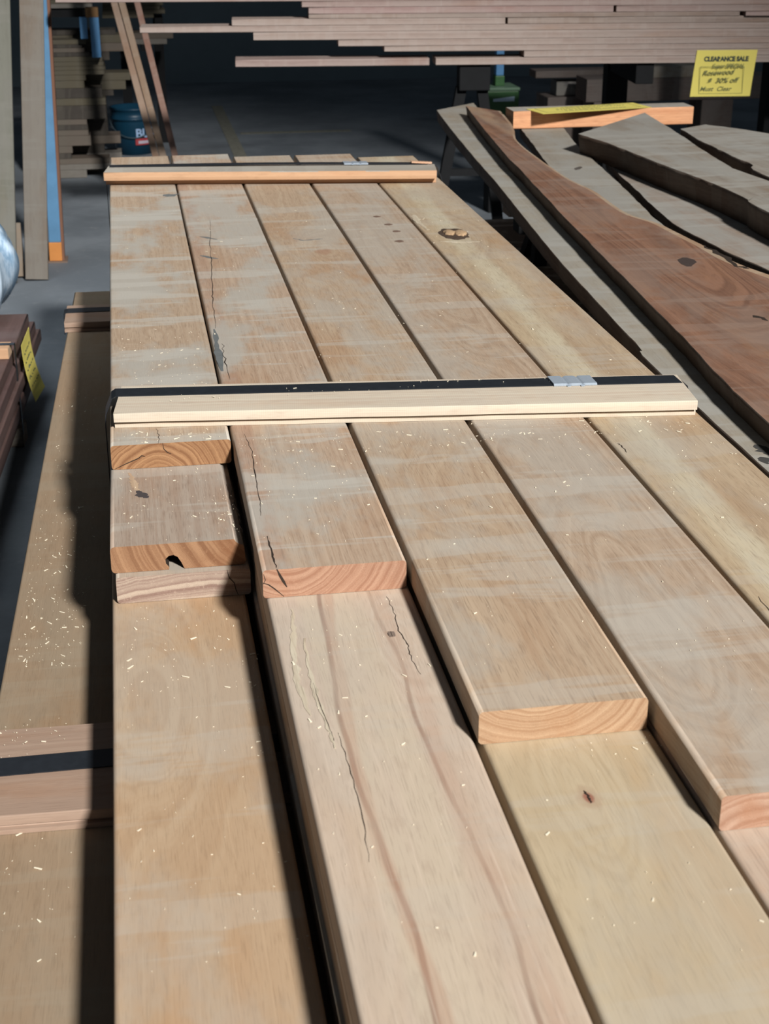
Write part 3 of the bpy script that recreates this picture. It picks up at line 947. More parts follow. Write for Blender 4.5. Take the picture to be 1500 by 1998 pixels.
def bar(bm, p0, p1, w, t=None):
    t = t or w
    p0, p1 = Vector(p0), Vector(p1)
    d = (p1 - p0).normalized()
    a = Vector((0, 1, 0)) if abs(d.y) < 0.9 else Vector((1, 0, 0))
    x = d.cross(a).normalized()
    y = x.cross(d).normalized()
    v = []
    for p in (p0, p1):
        for s1_, s2_ in ((-1, -1), (1, -1), (1, 1), (-1, 1)):
            v.append(bm.verts.new(p + x * (s1_ * w / 2) + y * (s2_ * t / 2)))
    for i in range(4):
        bm.faces.new((v[i], v[(i + 1) % 4], v[4 + (i + 1) % 4], v[4 + i]))
    bm.faces.new(v[:4][::-1])
    bm.faces.new(v[4:])


def trestle(label, x0, x1, y, top, group, mat=None):
    mat = mat or STEEL
    root = empty('trestle', ((x0 + x1) / 2, y, 0))
    tag(root, label, 'trestle', group)
    h = (x1 - x0) / 2
    bm = bmesh.new()
    bm_box(bm, -h, h, -0.04, 0.04, top - 0.06, top - 0.0005, bevel=0.004)
    from_bm('top_rail', bm, mat, root)
    for sx in (-1, 1):
        for sy in (-1, 1):
            bm = bmesh.new()
            bar(bm, (sx * (h - 0.08), sy * 0.03, top - 0.06), (sx * (h + 0.02), sy * 0.25, 0.0), 0.045)
            from_bm('leg', bm, mat, root)
        bm = bmesh.new()
        bar(bm, (sx * (h - 0.02), -0.16, 0.3), (sx * (h - 0.02), 0.16, 0.3), 0.03)
        from_bm('brace', bm, mat, root)
    return root


trestle('black trestle under the near half of the live-edge slabs', 1.1, 2.7, 2.6, 0.585, 'trestles under the slabs')
trestle('black trestle under the far half of the live-edge slabs', 1.25, 2.95, 4.75, 0.585, 'trestles under the slabs')
# a darker slab low between stack and slabs
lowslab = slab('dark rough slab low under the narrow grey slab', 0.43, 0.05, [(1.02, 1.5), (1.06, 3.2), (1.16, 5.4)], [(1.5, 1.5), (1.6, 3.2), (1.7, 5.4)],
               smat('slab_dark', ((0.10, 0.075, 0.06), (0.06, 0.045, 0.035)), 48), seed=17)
for yy in (1.9, 3.6, 5.2):
    board('timber_block', 'dark timber block under the low rough slab', 'timber', 'blocks under the low slab', 1.1 + 0.04 * yy, yy, 0.0, 0.2, 0.42, 0.3795, bear2, rotz=-math.pi / 2, n=1)

# orange beam and its notice
ORB = mk('orange_beam', ((0.66, 0.34, 0.18), (0.50, 0.22, 0.11)), ((0.5, 0.34, 0.22), (0.3, 0.2, 0.13)), 49, dust_amt=0.0, cx=0, cz=-0.1, period=0.014, contrast=0.5)
pl_, pr_ = at_z(1000, 252, 0.731), at_z(1350, 242, 0.731)
dv = pr_ - pl_
beam = board('timber_beam', 'orange timber beam lying across the far ends of the slabs', 'timber', None, pl_.x, pl_.y + 0.055, 0.731, 0.115, math.hypot(dv.x, dv.y), 0.066, ORB, rotz=math.atan2(dv.y, dv.x) - math.pi / 2, n=6, r=0.004)
GTOPM = wood('weathered_top', (0.36, 0.34, 0.30), (0.28, 0.25, 0.22), dust_amt=0.3)
beam.data.materials.append(GTOPM)
for f in beam.data.polygons:
    if f.normal.z > 0.9:
        f.material_index = 3

# ------------------------------------------------------------------ text helper
PAPER = plain('yellow_paper', (0.70, 0.60, 0.14), 0.75, 0, 0.05, 12)
INK = plain('dark_ink', (0.05, 0.065, 0.05), 0.7)
INK2 = plain('pen_ink', (0.16, 0.17, 0.07), 0.7)


def text_into(bm, body, size, x, z, bold=0.0, shear=0.0, y=-0.0012, slope=0.0, width=None):
    cu = bpy.data.curves.new('txt', 'FONT')
    cu.body = body
    cu.size = size
    cu.shear = shear
    cu.offset = bold
    ob = bpy.data.objects.new('txt', cu)
    COL.objects.link(ob)
    dg = bpy.context.evaluated_depsgraph_get()
    me = bpy.data.meshes.new_from_object(ob.evaluated_get(dg))
    bpy.data.objects.remove(ob, do_unlink=True)
    wx = max((v.co.x for v in me.vertices), default=1)
    k = (width / wx) if width else 1.0
    t = bmesh.new()
    t.from_mesh(me)
    vm_ = {}
    for v in t.verts:
        vm_[v.index] = bm.verts.new((x + v.co.x * k, y, z + v.co.y + slope * v.co.x * k))
    for f in t.faces:
        try:
            bm.faces.new([vm_[v.index] for v in f.verts])
        except ValueError:
            pass
    t.free()


def rect_line(bm, x0, x1, z0, z1, w, y=-0.0012):
    for a, b_, c_, d_ in ((x0, x1, z0, z0 + w), (x0, x1, z1 - w, z1), (x0, x0 + w, z0, z1), (x1 - w, x1, z0, z1)):
        vs = [bm.verts.new(p_) for p_ in ((a, y, c_), (b_, y, c_), (b_, y, d_), (a, y, d_))]
        bm.faces.new(vs)


def sheet(bm, w, h, bend=0.0, shear=0.0, n=10, th=0.0006):
    """paper hanging from its top edge at z=0, facing -Y, left edge x=0"""
    rows = []
    for i in range(n + 1):
        f = i / n
        y = -bend * f * f
        rows.append([bm.verts.new((x + shear * f, y + yy, -h * f)) for x, yy in ((0, 0), (w, 0), (w, th), (0, th))])
    for i in range(n):
        for j in range(4):
            bm.faces.new((rows[i][j], rows[i][(j + 1) % 4], rows[i + 1][(j + 1) % 4], rows[i + 1][j]))
    bm.faces.new(rows[0])
    bm.faces.new(rows[-1][::-1])


# sheet folded over the beam top
pn = [at_z(1058, 222, 0.7985), at_z(1270, 209, 0.7985), at_z(1268, 193, 0.7985), at_z(1060, 203, 0.7985)]
o0 = pn[0]
ang = math.atan2(pn[1].y - o0.y, pn[1].x - o0.x)
wN = (pn[1] - o0).length
bm = bmesh.new()
bm_box(bm, 0, wN, -0.004, 0.135, 0, 0.0008)
nt = from_bm('paper_notice', bm, PAPER, None, (o0.x, o0.y, 0.7978), (0, 0, ang))
tag(nt, 'yellow paper notice lying flat on top of the orange beam', 'notice')
bm = bmesh.new()
for k, (s, u0, u1) in enumerate(((0.112, 0.3, 0.75), (0.088, 0.22, 0.85), (0.064, 0.2, 0.6), (0.040, 0.25, 0.8))):
    x = u0 * wN
    while x < u1 * wN:
        d_ = random.uniform(0.006, 0.02)
        bm_box(bm, x, x + d_, s - 0.004, s + 0.004, 0.0008, 0.0011)
        x += d_ + random.uniform(0.003, 0.008)
for a_ in ((0.03, wN - 0.03, 0.02, 0.0225), (0.03, wN - 0.03, 0.122, 0.1245), (0.03, 0.0325, 0.02, 0.1245), (wN - 0.0325, wN - 0.03, 0.02, 0.1245)):
    bm_box(bm, *a_, 0.0008, 0.0011)
from_bm('writing', bm, INK2, nt)

# ------------------------------------------------------------------ the pile of planks across the back
YAW = math.radians(-5)
PD = Vector((math.cos(YAW), math.sin(YAW), 0))
PN = Vector((math.sin(-YAW), math.cos(YAW), 0))
PP = at_y(1000, 126, 6.45)


def at_pile(px, py, back=0.0):
    d = ray(px, py)
    nn = Vector((-PD.y, PD.x, 0))
    return CAM + d * (((PP + nn * back) - CAM).dot(nn) / d.dot(nn))


def zlev(py):
    return at_pile(1000, py).z


LV = [zlev(v) for v in (126, 112, 99, 88, 75, 59, 47, 34, 25, 12, 0, -16, -32)]
PINKS = [((0.33, 0.25, 0.225), (0.24, 0.165, 0.145)), ((0.34, 0.245, 0.225), (0.25, 0.155, 0.14)), ((0.30, 0.235, 0.20), (0.21, 0.155, 0.13)), ((0.36, 0.285, 0.25), (0.26, 0.19, 0.16))]
PM = [mk('plank%d' % i, PINKS[i], PINKS[i], 50 + i, cx=0, cz=-0.1, period=0.012, contrast=0.6, dust_amt=0.25, dust=(0.33, 0.28, 0.25), pore=0.2) for i in range(4)]
GP = 'planks in the long pile across the back'
# level, left pixel, right pixel (None = beyond the frame), set back, words
PILE = [(0, 457, 838, 0.0, 'pale plank ending under the shaded gap, lowest at the left of the pile'),
        (0, 851, None, 0.0, 'lowest plank of the long pile, running behind the yellow sale notice'),
        (1, 1024, None, 0.0, 'short-showing plank second from the bottom of the long pile'),
        (2, 750, None, 0.0, 'third plank up in the pile, starting left of the green box'),
        (3, 660, None, 0.0, 'fourth plank up in the long pile, stepped back at its left end'),
        (4, 494, None, 0.0, 'thick pale plank in the middle of the long pile'),
        (5, 273, None, 0.0, 'pinkish plank reaching far out to the left in mid pile'),
        (6, 453, 985, 0.0, 'plank above the long pinkish one, with a pale left end'),
        (6, 990, None, 0.004, 'reddish plank with a dark hollow beside the pale-ended one'),
        (7, 603, 1440, 0.0, 'thin plank with a shadow line under the top boards of the pile'),
        (7, 1452, None, -0.01, 'plank end standing proud at the right edge above the notice'),
        (8, 603, 1194, 0.0, 'upper pile plank whose right end makes a butt joint'),
        (8, 1200, None, 0.0, 'upper pile plank starting at the butt joint over the sale notice'),
        (9, 590, None, 0.0, 'plank just under the top of the frame in the long pile'),
        (10, 113, None, 0.0, 'topmost reddish plank of the pile, cut off by the top of the photo'),
        (11, 300, None, 0.0, None)]
for i, (lv, l_, r_, back, lab) in enumerate(PILE):
    if lab is None:
        continue
    a = at_pile(l_, 60, back)
    b_ = at_pile(r_, 60, back) if r_ else a + PD * ((PP + PD * 2.6 - a).dot(PD))
    L_ = (b_ - a).dot(PD)
    w_ = 0.14
    nn = Vector((-PD.y, PD.x, 0))
    q = a + nn * (w_ / 2)
    board('plank', lab, 'plank', GP, q.x, q.y, LV[lv], w_, L_, LV[lv + 1] - LV[lv] - 0.0006, PM[(i * 7 + lv) % 4], rotz=YAW - math.pi / 2, n=12, r=0.0025, wob=0.0015, seed=i)
# knots on the pile face
# carrying arms and stands
for i, px in enumerate((1262, 1600)):
    a = at_pile(px, 126)
    bm = bmesh.new()
    bm_box(bm, -0.04, 0.04, 0.0, 0.5, -0.09, -0.0005, bevel=0.004)
    bm_box(bm, -0.05, 0.05, 0.5, 0.6, -a.z, 1.0, bevel=0.004)
    o = from_bm('storage_rack', bm, STEEL, None, (a.x, a.y + 0.02, LV[0]), (0, 0, YAW))
    tag(o, 'dark steel rack arm and upright carrying the long pile of planks', 'rack', 'rack arms behind the pile')
tr = empty('trestle', tuple(at_pile(925, 126).xy) + (0,), (0, 0, YAW))
tag(tr, 'black trestle standing under the pile left of the green box', 'trestle')
tp = LV[0] - 0.001
bm = bmesh.new()
bm_box(bm, -0.06, 0.075, 0.02, 0.12, tp - 0.11, tp, bevel=0.005)
from_bm('top_rail', bm, STEEL, tr)
for sx, xb in ((-1, -0.18), (1, 0.16)):
    bm = bmesh.new()
    bar(bm, (sx * 0.045, 0.07, tp - 0.1), (xb, 0.07, 0.0), 0.045)
    from_bm('leg', bm, STEEL, tr)
bm = bmesh.new()
bar(bm, (-0.115, 0.07, 0.40), (0.12, 0.07, 0.40), 0.03)
from_bm('brace', bm, STEEL, tr)

# the hanging sale notice
tl, tr_, bl_, br_ = at_pile(1360, 98, -0.004), at_pile(1478, 97, -0.004), at_pile(1350, 188, -0.004), at_pile(1470, 189, -0.004)
ws = (tr_ - tl).dot(PD)
hs = tl.z - bl_.z
bm = bmesh.new()
sheet(bm, ws, hs, bend=0.012, shear=-0.020)
sg = from_bm('paper_notice', bm, PAPER, None, tl, (0, 0, YAW))
tag(sg, 'yellow clearance notice hanging from the front of the long pile', 'notice')
bm = bmesh.new()
S = ws / 0.279
text_into(bm, 'CLEARANCE SALE', 0.028 * S, 0.035 * S, -0.048 * S, bold=0.0016, width=0.205 * S)
pr = from_bm('printed_title', bm, INK, sg, (0, -0.0006, 0))
bm = bmesh.new()
rect_line(bm, 0.022 * S, 0.225 * S, -0.19 * S, -0.070 * S, 0.0018)
from_bm('printed_frame', bm, INK2, sg, (-0.004, -0.010, 0))
bm = bmesh.new()
text_into(bm, 'Super SPECIAL', 0.026 * S, 0.080 * S, -0.077 * S, bold=0.0004, shear=0.3, width=0.150 * S)
text_into(bm, 'Rosewood', 0.030 * S, 0.038 * S, -0.109 * S, bold=0.0004, shear=0.35, slope=0.04, width=0.150 * S)
text_into(bm, '$  30% off', 0.030 * S, 0.062 * S, -0.143 * S, bold=0.0005, shear=0.35, slope=0.02, width=0.150 * S)
text_into(bm, 'Must  Clear', 0.028 * S, 0.030 * S, -0.178 * S, bold=0.0004, shear=0.35, width=0.150 * S)
from_bm('handwriting', bm, INK2, sg, (-0.008, -0.0095, 0))

# ------------------------------------------------------------------ green box and dark beams under the pile
GRN = plain('green_enamel', (0.035, 0.10, 0.035), 0.45, 0, 0.25, 25)
BLU = plain('blue_enamel', (0.075, 0.20, 0.38), 0.5, 0, 0.3, 12)
a, b_ = at_y(950, 172, 7.5), at_y(1013, 172, 7.5)
gx = (a.x + b_.x) / 2
root = empty('green_pedestal', (gx, 7.6, 0))
tag(root, 'green metal pedestal box with a blue stem under the pile', 'machine')
hw = (b_.x - a.x) / 2
bm = bmesh.new()
bm_box(bm, -hw, hw, -0.1, 0.1, a.z - 0.20, a.z - 0.015, bevel=0.006)
from_bm('cabinet', bm, GRN, root)
bm = bmesh.new()
bm_box(bm, -hw * 0.6, hw * 0.6, -0.06, 0.06, 0, a.z - 0.20, bevel=0.004)
from_bm('pedestal', bm, STEEL, root)['label'] = 'black pedestal'
bm = bmesh.new()
bm_box(bm, -hw - 0.004, hw + 0.004, -0.104, 0.104, a.z - 0.015, a.z, bevel=0.003)
from_bm('top_plate', bm, plain('green_plate', (0.10, 0.17, 0.11), 0.5), root)
zt_ = at_y(982, 126, 7.5).z
bm = bmesh.new()
bm_box(bm, -0.024, 0.024, -0.03, 0.03, a.z, a.z + 0.05, bevel=0.004)
from_bm('stem_foot', bm, GRN, root)
bm = bmesh.new()
bm_box(bm, -0.020, 0.020, -0.025, 0.025, a.z + 0.05, zt_ + 0.1, bevel=0.004)
from_bm('stem', bm, BLU, root)['label'] = 'blue upright stem'
q = at_y(984, 193, 7.5)
bm = bmesh.new()
bm_box(bm, -0.05, 0.06, -0.1015, -0.1, q.z - a.z - 0.012, q.z - a.z + 0.012)
for v in bm.verts:
    if v.co.x < 0 and v.co.z > q.z - a.z:
        v.co.z -= 0.012
    v.co.z += a.z
from_bm('sticker', bm, plain('sticker_white', (0.50, 0.62, 0.75), 0.5), root)['label'] = 'pale blue-white sticker'
DB = mk('dark_beam', ((0.19, 0.15, 0.13), (0.125, 0.095, 0.08)), ((0.16, 0.12, 0.10), (0.1, 0.07, 0.06)), 61, dust_amt=0.4, dust=(0.20, 0.175, 0.16))


def xbeam(name, label, px0, px1, py0, py1, y, depth, mats, cat='timber', group=None, kz0=None, seed=0):
    p0, p1 = at_y(px0, py1, y), at_y(px1, py0, y)
    zb = p0.z if kz0 is None else kz0
    zt2 = at_y(px0, py0, y).z
    return board(name, label, cat, group, p0.x, y + depth / 2, zb, depth, p1.x - p0.x, zt2 - zb, mats, rotz=-math.pi / 2, n=4, r=0.003, seed=seed)


YD = 7.9
base = at_y(1143, 200, YD).z
xbeam('timber_beam', 'wide dark brown beam low under the pile, left of and behind the sale notice', 1143, 1640, 155, 200, YD, 0.2, DB)
z155 = at_y(1143, 155, YD).z
xbeam('timber_beam', 'blue-grey topped beam resting on the wide dark brown beam', 1207, 1460, 131, 154, YD, 0.14, mk('tan_beam', ((0.25, 0.20, 0.15), (0.19, 0.145, 0.10)), ((0.2, 0.16, 0.12), (0.12, 0.1, 0.08)), 62), kz0=z155 + 0.0005)
o = xbeam('timber_beam', 'short dark grey beam end over the small grey block under the pile', 1045, 1200, 139, 153, YD + 0.25, 0.14, DB)
xbeam('timber_block', 'small pale grey block in the dark between green box and brown beam', 1085, 1130, 158, 187, YD + 0.3, 0.12, mk('grey_block', ((0.13, 0.125, 0.13), (0.1, 0.09, 0.09)), ((0.2, 0.2, 0.2), (0.15, 0.15, 0.15)), 63))
for px in (1190, 1400, 1580):
    p = at_y(px, 200, YD)
    bm = bmesh.new()
    bm_box(bm, -0.09, 0.09, 0, 0.2, 0, base - 0.001, bevel=0.005)
    tag(from_bm('timber_block', bm, DB[0], None, (p.x, YD, 0)), 'dark timber block holding up the brown beams behind the slabs', 'timber', 'blocks under the dark beams')
p = at_y(1105, 187, YD + 0.3)
bm = bmesh.new()
bm_box(bm, -0.12, 0.22, 0, 0.25, 0, p.z - 0.001, bevel=0.005)
tag(from_bm('crate', bm, DB[0], None, (p.x, YD + 0.25, 0)), 'dark crate under the small grey block behind the slabs', 'crate')

# ------------------------------------------------------------------ left: leaning planks, blue rack post
GPL = [mk('lean%d' % i, c_, c_, 70 + i, cx=0.01, cz=-0.05, period=0.012, contrast=0.5, dust_amt=0.3, dust=(0.155, 0.146, 0.13), pore=0.2)
       for i, c_ in enumerate([((0.155, 0.135, 0.112), (0.115, 0.092, 0.075)), ((0.145, 0.143, 0.118), (0.112, 0.11, 0.088)), ((0.23, 0.18, 0.13), (0.17, 0.12, 0.085))])]


def lean(label, pxs_bottom, pyb, pxs_top, pyt, yb, yt, t, mats, ext=1.0, name='plank', cat='plank', group=None):
    b0, b1 = at_y(pxs_bottom[0], pyb, yb), at_y(pxs_bottom[1], pyb, yb)
    t0, t1 = at_y(pxs_top[0], pyt, yt), at_y(pxs_top[1], pyt, yt)
    p0 = (b0 + b1) / 2
    p0.z = 0.004
    p1 = (t0 + t1) / 2
    p1 = p0 + (p1 - p0) * ext
    return stick(name, label, cat, group, p0, p1, (b1 - b0).length, t, mats)


lean('grey-brown plank standing upright just left of the blue rack post', (50, 95), 545, (37, 86), 0, 6.5, 6.70, 0.025, GPL[0], 1.3)
lean('wide greenish grey plank standing at the left edge of the photo', (-28, 34), 548, (-60, 36), 0, 6.47, 6.72, 0.03, GPL[1], 1.75)
lean('short pale offcut standing between the two upright grey planks', (22, 50), 545, (8, 26), 330, 6.56, 6.66, 0.03, GPL[2], 0.50)
px_ = at_z(98, 513, 0)
pr_ = at_z(121, 513, 0)
root = empty('rack_post', ((px_.x + pr_.x) / 2, px_.y + 0.045, 0), (0, math.radians(1.5), 0))
tag(root, 'blue steel rack post with an orange foot beside the upright planks', 'rack')
hw = (pr_.x - px_.x) / 2
fz = at_y(110, 473, px_.y).z
bm = bmesh.new()
bm_box(bm, -hw, hw, -0.045, 0.045, fz, 2.6, bevel=0.003)
from_bm('upright', bm, plain('blue_post', (0.085, 0.20, 0.34), 0.5, 0, 0.3, 9), root)
bm = bmesh.new()
bm_box(bm, -hw - 0.002, hw + 0.002, -0.048, 0.048, 0.008, fz, bevel=0.003)
from_bm('foot', bm, plain('orange_paint', (0.48, 0.19, 0.05), 0.55), root)['label'] = 'orange foot'
bm = bmesh.new()
bm_box(bm, -hw - 0.02, hw + 0.025, -0.055, 0.055, 0, 0.008)
from_bm('base_plate', bm, plain('rusty_plate', (0.16, 0.11, 0.085), 0.8), root)
bm = bmesh.new()
bm_box(bm, hw, hw + 0.012, -0.03, 0.045, 0.008, 2.6)
from_bm('side_flange', bm, plain('rust_orange', (0.16, 0.075, 0.045), 0.7), root)['label'] = 'rusty orange side flange'
bm = bmesh.new()
bm_box(bm, -1.3, 0.2, 0.0, 0.05, 1.90, 2.00, bevel=0.004)
tag(from_bm('rack_rail', bm, plain('orange_beam_paint', (0.45, 0.18, 0.05), 0.55), None, (px_.x, 6.965, 0)), 'orange rack rail above the frame that the upright planks lean on', 'rack')

# ------------------------------------------------------------------ far stack behind the post
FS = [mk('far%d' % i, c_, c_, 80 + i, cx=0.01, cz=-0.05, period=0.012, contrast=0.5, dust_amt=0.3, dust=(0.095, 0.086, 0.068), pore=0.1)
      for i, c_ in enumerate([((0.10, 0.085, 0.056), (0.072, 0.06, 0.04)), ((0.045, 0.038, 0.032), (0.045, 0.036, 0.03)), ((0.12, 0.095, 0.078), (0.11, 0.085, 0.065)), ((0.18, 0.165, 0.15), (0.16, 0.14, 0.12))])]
ORD = ['lowest', 'second', 'third', 'fourth', 'fifth', 'sixth', 'seventh', 'eighth', 'ninth', 'tenth', 'eleventh', 'twelfth', 'thirteenth', 'fourteenth', 'fifteenth', 'sixteenth', 'seventeenth',
       'eighteenth', 'nineteenth', 'twentieth', 'twenty-first', 'twenty-second', 'twenty-third', 'twenty-fourth']


def shelf_stack(bands, y, depth, px0, words, group, z_first=None):
    z = z_first
    for i, (yb, yt, xr_, m_) in enumerate(bands):
        p0 = at_y(px0, yb, y)
        zb = p0.z if z is None else z
        z_top = at_y(px0, yt, y).z
        p1 = at_y(xr_, yb, y)
        board('plank', 'dim %s plank, %s from the floor in %s' % (['dusty tan', 'dark brown', 'light brown', 'pale'][m_], ORD[i], words), 'plank', group,
              p0.x, y + depth / 2, zb, depth, p1.x - p0.x, z_top - zb - 0.0008, FS[m_], rotz=-math.pi / 2, n=2, r=0.002, seed=i)
        z = z_top


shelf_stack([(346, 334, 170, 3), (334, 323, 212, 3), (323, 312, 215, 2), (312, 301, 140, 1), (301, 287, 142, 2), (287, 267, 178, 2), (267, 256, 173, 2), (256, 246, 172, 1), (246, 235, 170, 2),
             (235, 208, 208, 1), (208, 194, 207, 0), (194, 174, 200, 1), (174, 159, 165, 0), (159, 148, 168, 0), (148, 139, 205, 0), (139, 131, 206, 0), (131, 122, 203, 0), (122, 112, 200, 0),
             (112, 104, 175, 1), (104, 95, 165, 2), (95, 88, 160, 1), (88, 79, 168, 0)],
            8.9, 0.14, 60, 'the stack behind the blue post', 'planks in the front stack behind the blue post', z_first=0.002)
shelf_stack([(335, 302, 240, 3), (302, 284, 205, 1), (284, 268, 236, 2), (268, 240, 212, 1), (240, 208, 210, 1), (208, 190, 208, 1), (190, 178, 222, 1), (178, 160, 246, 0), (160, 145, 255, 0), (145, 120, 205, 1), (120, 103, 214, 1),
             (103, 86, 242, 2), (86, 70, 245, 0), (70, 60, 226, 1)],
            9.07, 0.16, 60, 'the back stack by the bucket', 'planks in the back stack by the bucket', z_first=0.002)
# second post and shelf above
q = at_y(180, 108, 8.86)
q0 = at_y(172, 33, 8.86)
root = empty('rack_post', (q.x, 8.84, 0))
tag(root, 'far blue rack bracket with an orange tip among the stacked planks', 'rack')
zt3, zt4 = at_y(180, 33, 8.84).z, at_y(180, 14, 8.84).z
bm = bmesh.new()
bm_box(bm, 0.0, 0.05, -0.03, 0.03, at_y(180, 79, 8.84).z - 0.09, zt3, bevel=0.003)
from_bm('upright', bm, BLU, root)
bm = bmesh.new()
bm_box(bm, -0.056, -0.016, -0.02, 0.03, at_y(180, 76, 8.84).z + 0.002, zt3, bevel=0.003)
from_bm('upright', bm, BLU, root)
bm = bmesh.new()
bm_box(bm, -0.02, 0.05, -0.032, 0.032, zt3, zt4, bevel=0.003)
from_bm('tip', bm, plain('dull_orange', (0.17, 0.09, 0.035), 0.6), root)['label'] = 'orange tip'
ysh = 8.95
zs = at_y(140, 17, ysh).z
up = [(17, 8, 180, 3, 60), (8, 0, 175, 0, 60), (0, -12, 190, 0, 60)]
for i, (yb, yt, xr_, m_, x0_) in enumerate(up):
    p0, p1 = at_y(x0_, yb, ysh), at_y(xr_, yb, ysh)
    board('plank', ['pale plank lowest on the upper shelf behind the blue post', 'dim plank second on the upper shelf behind the blue post', 'dim plank highest on the upper shelf behind the blue post'][i], 'plank', 'planks on the upper shelf',
          p0.x, ysh + 0.15, p0.z, 0.3, p1.x - p0.x, at_y(x0_, yt, ysh).z - p0.z - 0.0006, FS[m_], rotz=-math.pi / 2, n=2, r=0.002, seed=i)
bm = bmesh.new()
a = at_y(60, 17, ysh)
bm_box(bm, 0, at_y(176, 17, ysh).x - a.x, 0.02, 0.06, -0.05, -0.0006)
bm_box(bm, 0, 0.05, 0.40, 0.46, -a.z, 0.5)
bm_box(bm, 0, 0.05, 0.02, 0.42, -0.05, -0.0006)
tag(from_bm('storage_rack', bm, STEEL, None, (a.x, ysh, a.z)), 'dark rack arm under the upper shelf of planks at left', 'rack')
ysr = 9.6
SH = [(36, 28, 200, 300, 0), (28, 20, 200, 322, 0), (20, 12, 200, 312, 0), (12, 2, 200, 318, 0), (76, 64, 262, 338, 2), (87, 76, 263, 326, 3)]
LS = ['dim plank lowest of the four on the shelf behind the leaning strips', 'dim plank second of the four on the shelf behind the leaning strips', 'dim plank third of the four on the shelf behind the leaning strips',
      'dim plank uppermost of the four on the shelf behind the leaning strips', 'dusty plank on the lower shelf right of the leaning strips', 'pale-ended plank lowest right of the leaning strips']
for i, (yb, yt, xl_, xr_, m_) in enumerate(SH):
    p0, p1 = at_y(xl_, yb, ysr), at_y(xr_, yb, ysr)
    board('plank', LS[i], 'plank', 'planks on the far shelves', p0.x, ysr + 0.1, p0.z, 0.2, p1.x - p0.x, at_y(xl_, yt, ysr).z - p0.z - 0.0006, FS[m_], rotz=-math.pi / 2, n=2, r=0.002, seed=i)
a = at_y(230, 36, ysr)
a2 = at_y(275, 87, ysr)
bm = bmesh.new()
bm_box(bm, 0, 0.05, 0.0, 0.52, -0.04, -0.0006)
bm_box(bm, 0.22, 0.27, 0.0, 0.52, -0.04, -0.0006)
bm_box(bm, 0, 0.06, 0.5, 0.56, -a.z, 0.6)
bm_box(bm, 0.22, 0.28, 0.5, 0.56, -a.z, 0.6)
bm_box(bm, a2.x - a.x, a2.x - a.x + 0.05, 0.0, 0.52, a2.z - a.z - 0.04, a2.z - a.z - 0.0006)
tag(from_bm('storage_rack', bm, STEEL, None, (a.x, ysr, a.z)), 'dark rack arms under the far shelf planks behind the leaning strips', 'rack')

# bucket
yb_ = 9.75
q = at_y(257, 207, yb_)
rt_ = (at_y(300, 207, yb_) - at_y(215, 207, yb_)).length / 2
root = empty('bucket', (q.x, yb_, 0))
tag(root, 'dark blue plastic bucket with red and white label behind the leaning strips', 'bucket')
bm = bmesh.new()
NS = 40
H = q.z
profb = [(rt_ * 0.86, 0.0), (rt_ * 0.95, H * 0.7), (rt_ * 0.96, H * 0.74), (rt_ * 1.03, H * 0.75), (rt_ * 1.03, H * 0.79), (rt_ * 0.98, H * 0.80), (rt_ * 0.99, H * 0.95), (rt_ * 1.04, H * 0.96), (rt_ * 1.04, H), (rt_ * 0.95, H), (rt_ * 0.82, 0.02)]
rows = [[bm.verts.new((r_ * math.cos(2 * math.pi * i / NS), r_ * math.sin(2 * math.pi * i / NS), z_)) for i in range(NS)] for r_, z_ in profb]
for a_, b_ in zip(rows, rows[1:]):
    for i in range(NS):
        f = bm.faces.new((a_[i], a_[(i + 1) % NS], b_[(i + 1) % NS], b_[i]))
        f.smooth = True
bm.faces.new(rows[0][::-1])
bm.faces.new(rows[-1])
from_bm('pail', bm, plain('bucket_blue', (0.006, 0.04, 0.075), 0.4, 0, 0.2, 15), root)


def on_bucket(bm, a0, a1, z0, z1, off=0.002):
    n_ = 10
    prev = None
    for i in range(n_ + 1):
        a = math.radians(a0 + (a1 - a0) * i / n_)
        r_ = rt_ * 0.95 + off
        cur = [bm.verts.new((r_ * math.sin(a), -r_ * math.cos(a), z_)) for z_ in (z0, z1)]
        if prev:
            bm.faces.new((prev[0], cur[0], cur[1], prev[1]))
        prev = cur


zl = at_y(265, 280, yb_ - rt_).z
bm = bmesh.new()
on_bucket(bm, 4, 52, zl - 0.012, zl + 0.028)
from_bm('label_band', bm, plain('label_red', (0.30, 0.035, 0.04), 0.5), root)['label'] = 'red label band'
bm = bmesh.new()
on_bucket(bm, 12, 48, zl - 0.004, zl + 0.014, 0.003)
from_bm('label_text_strip', bm, plain('label_white', (0.40, 0.36, 0.42), 0.5), root)['label'] = 'white label strip'
bm = bmesh.new()
text_into(bm, 'BUC', 0.075, 0.0, 0.0, bold=0.002)
for v in bm.verts:
    a = math.radians(5) + v.co.x / (rt_ * 0.95)
    r_ = rt_ * 0.95 + 0.0035
    v.co = Vector((r_ * math.sin(a), -r_ * math.cos(a), zl + 0.035 + v.co.z))
from_bm('label_letters', bm, plain('label_blue_white', (0.28, 0.40, 0.58), 0.5), root)['label'] = 'pale blue letters'
bm = bmesh.new()
prev = None
for i in range(25):
    a = math.radians(-85 + 170 * i / 24)
    r_ = rt_ * 1.05
    z_ = H * 0.77 - 0.11 * math.cos(a) ** 1.0
    p_ = Vector((r_ * math.sin(a), -r_ * math.cos(a), z_))
    if prev is not None:
        bar(bm, prev, p_, 0.005)
    prev = p_
from_bm('handle', bm, plain('wire', (0.10, 0.14, 0.16), 0.4, 0.6), root)

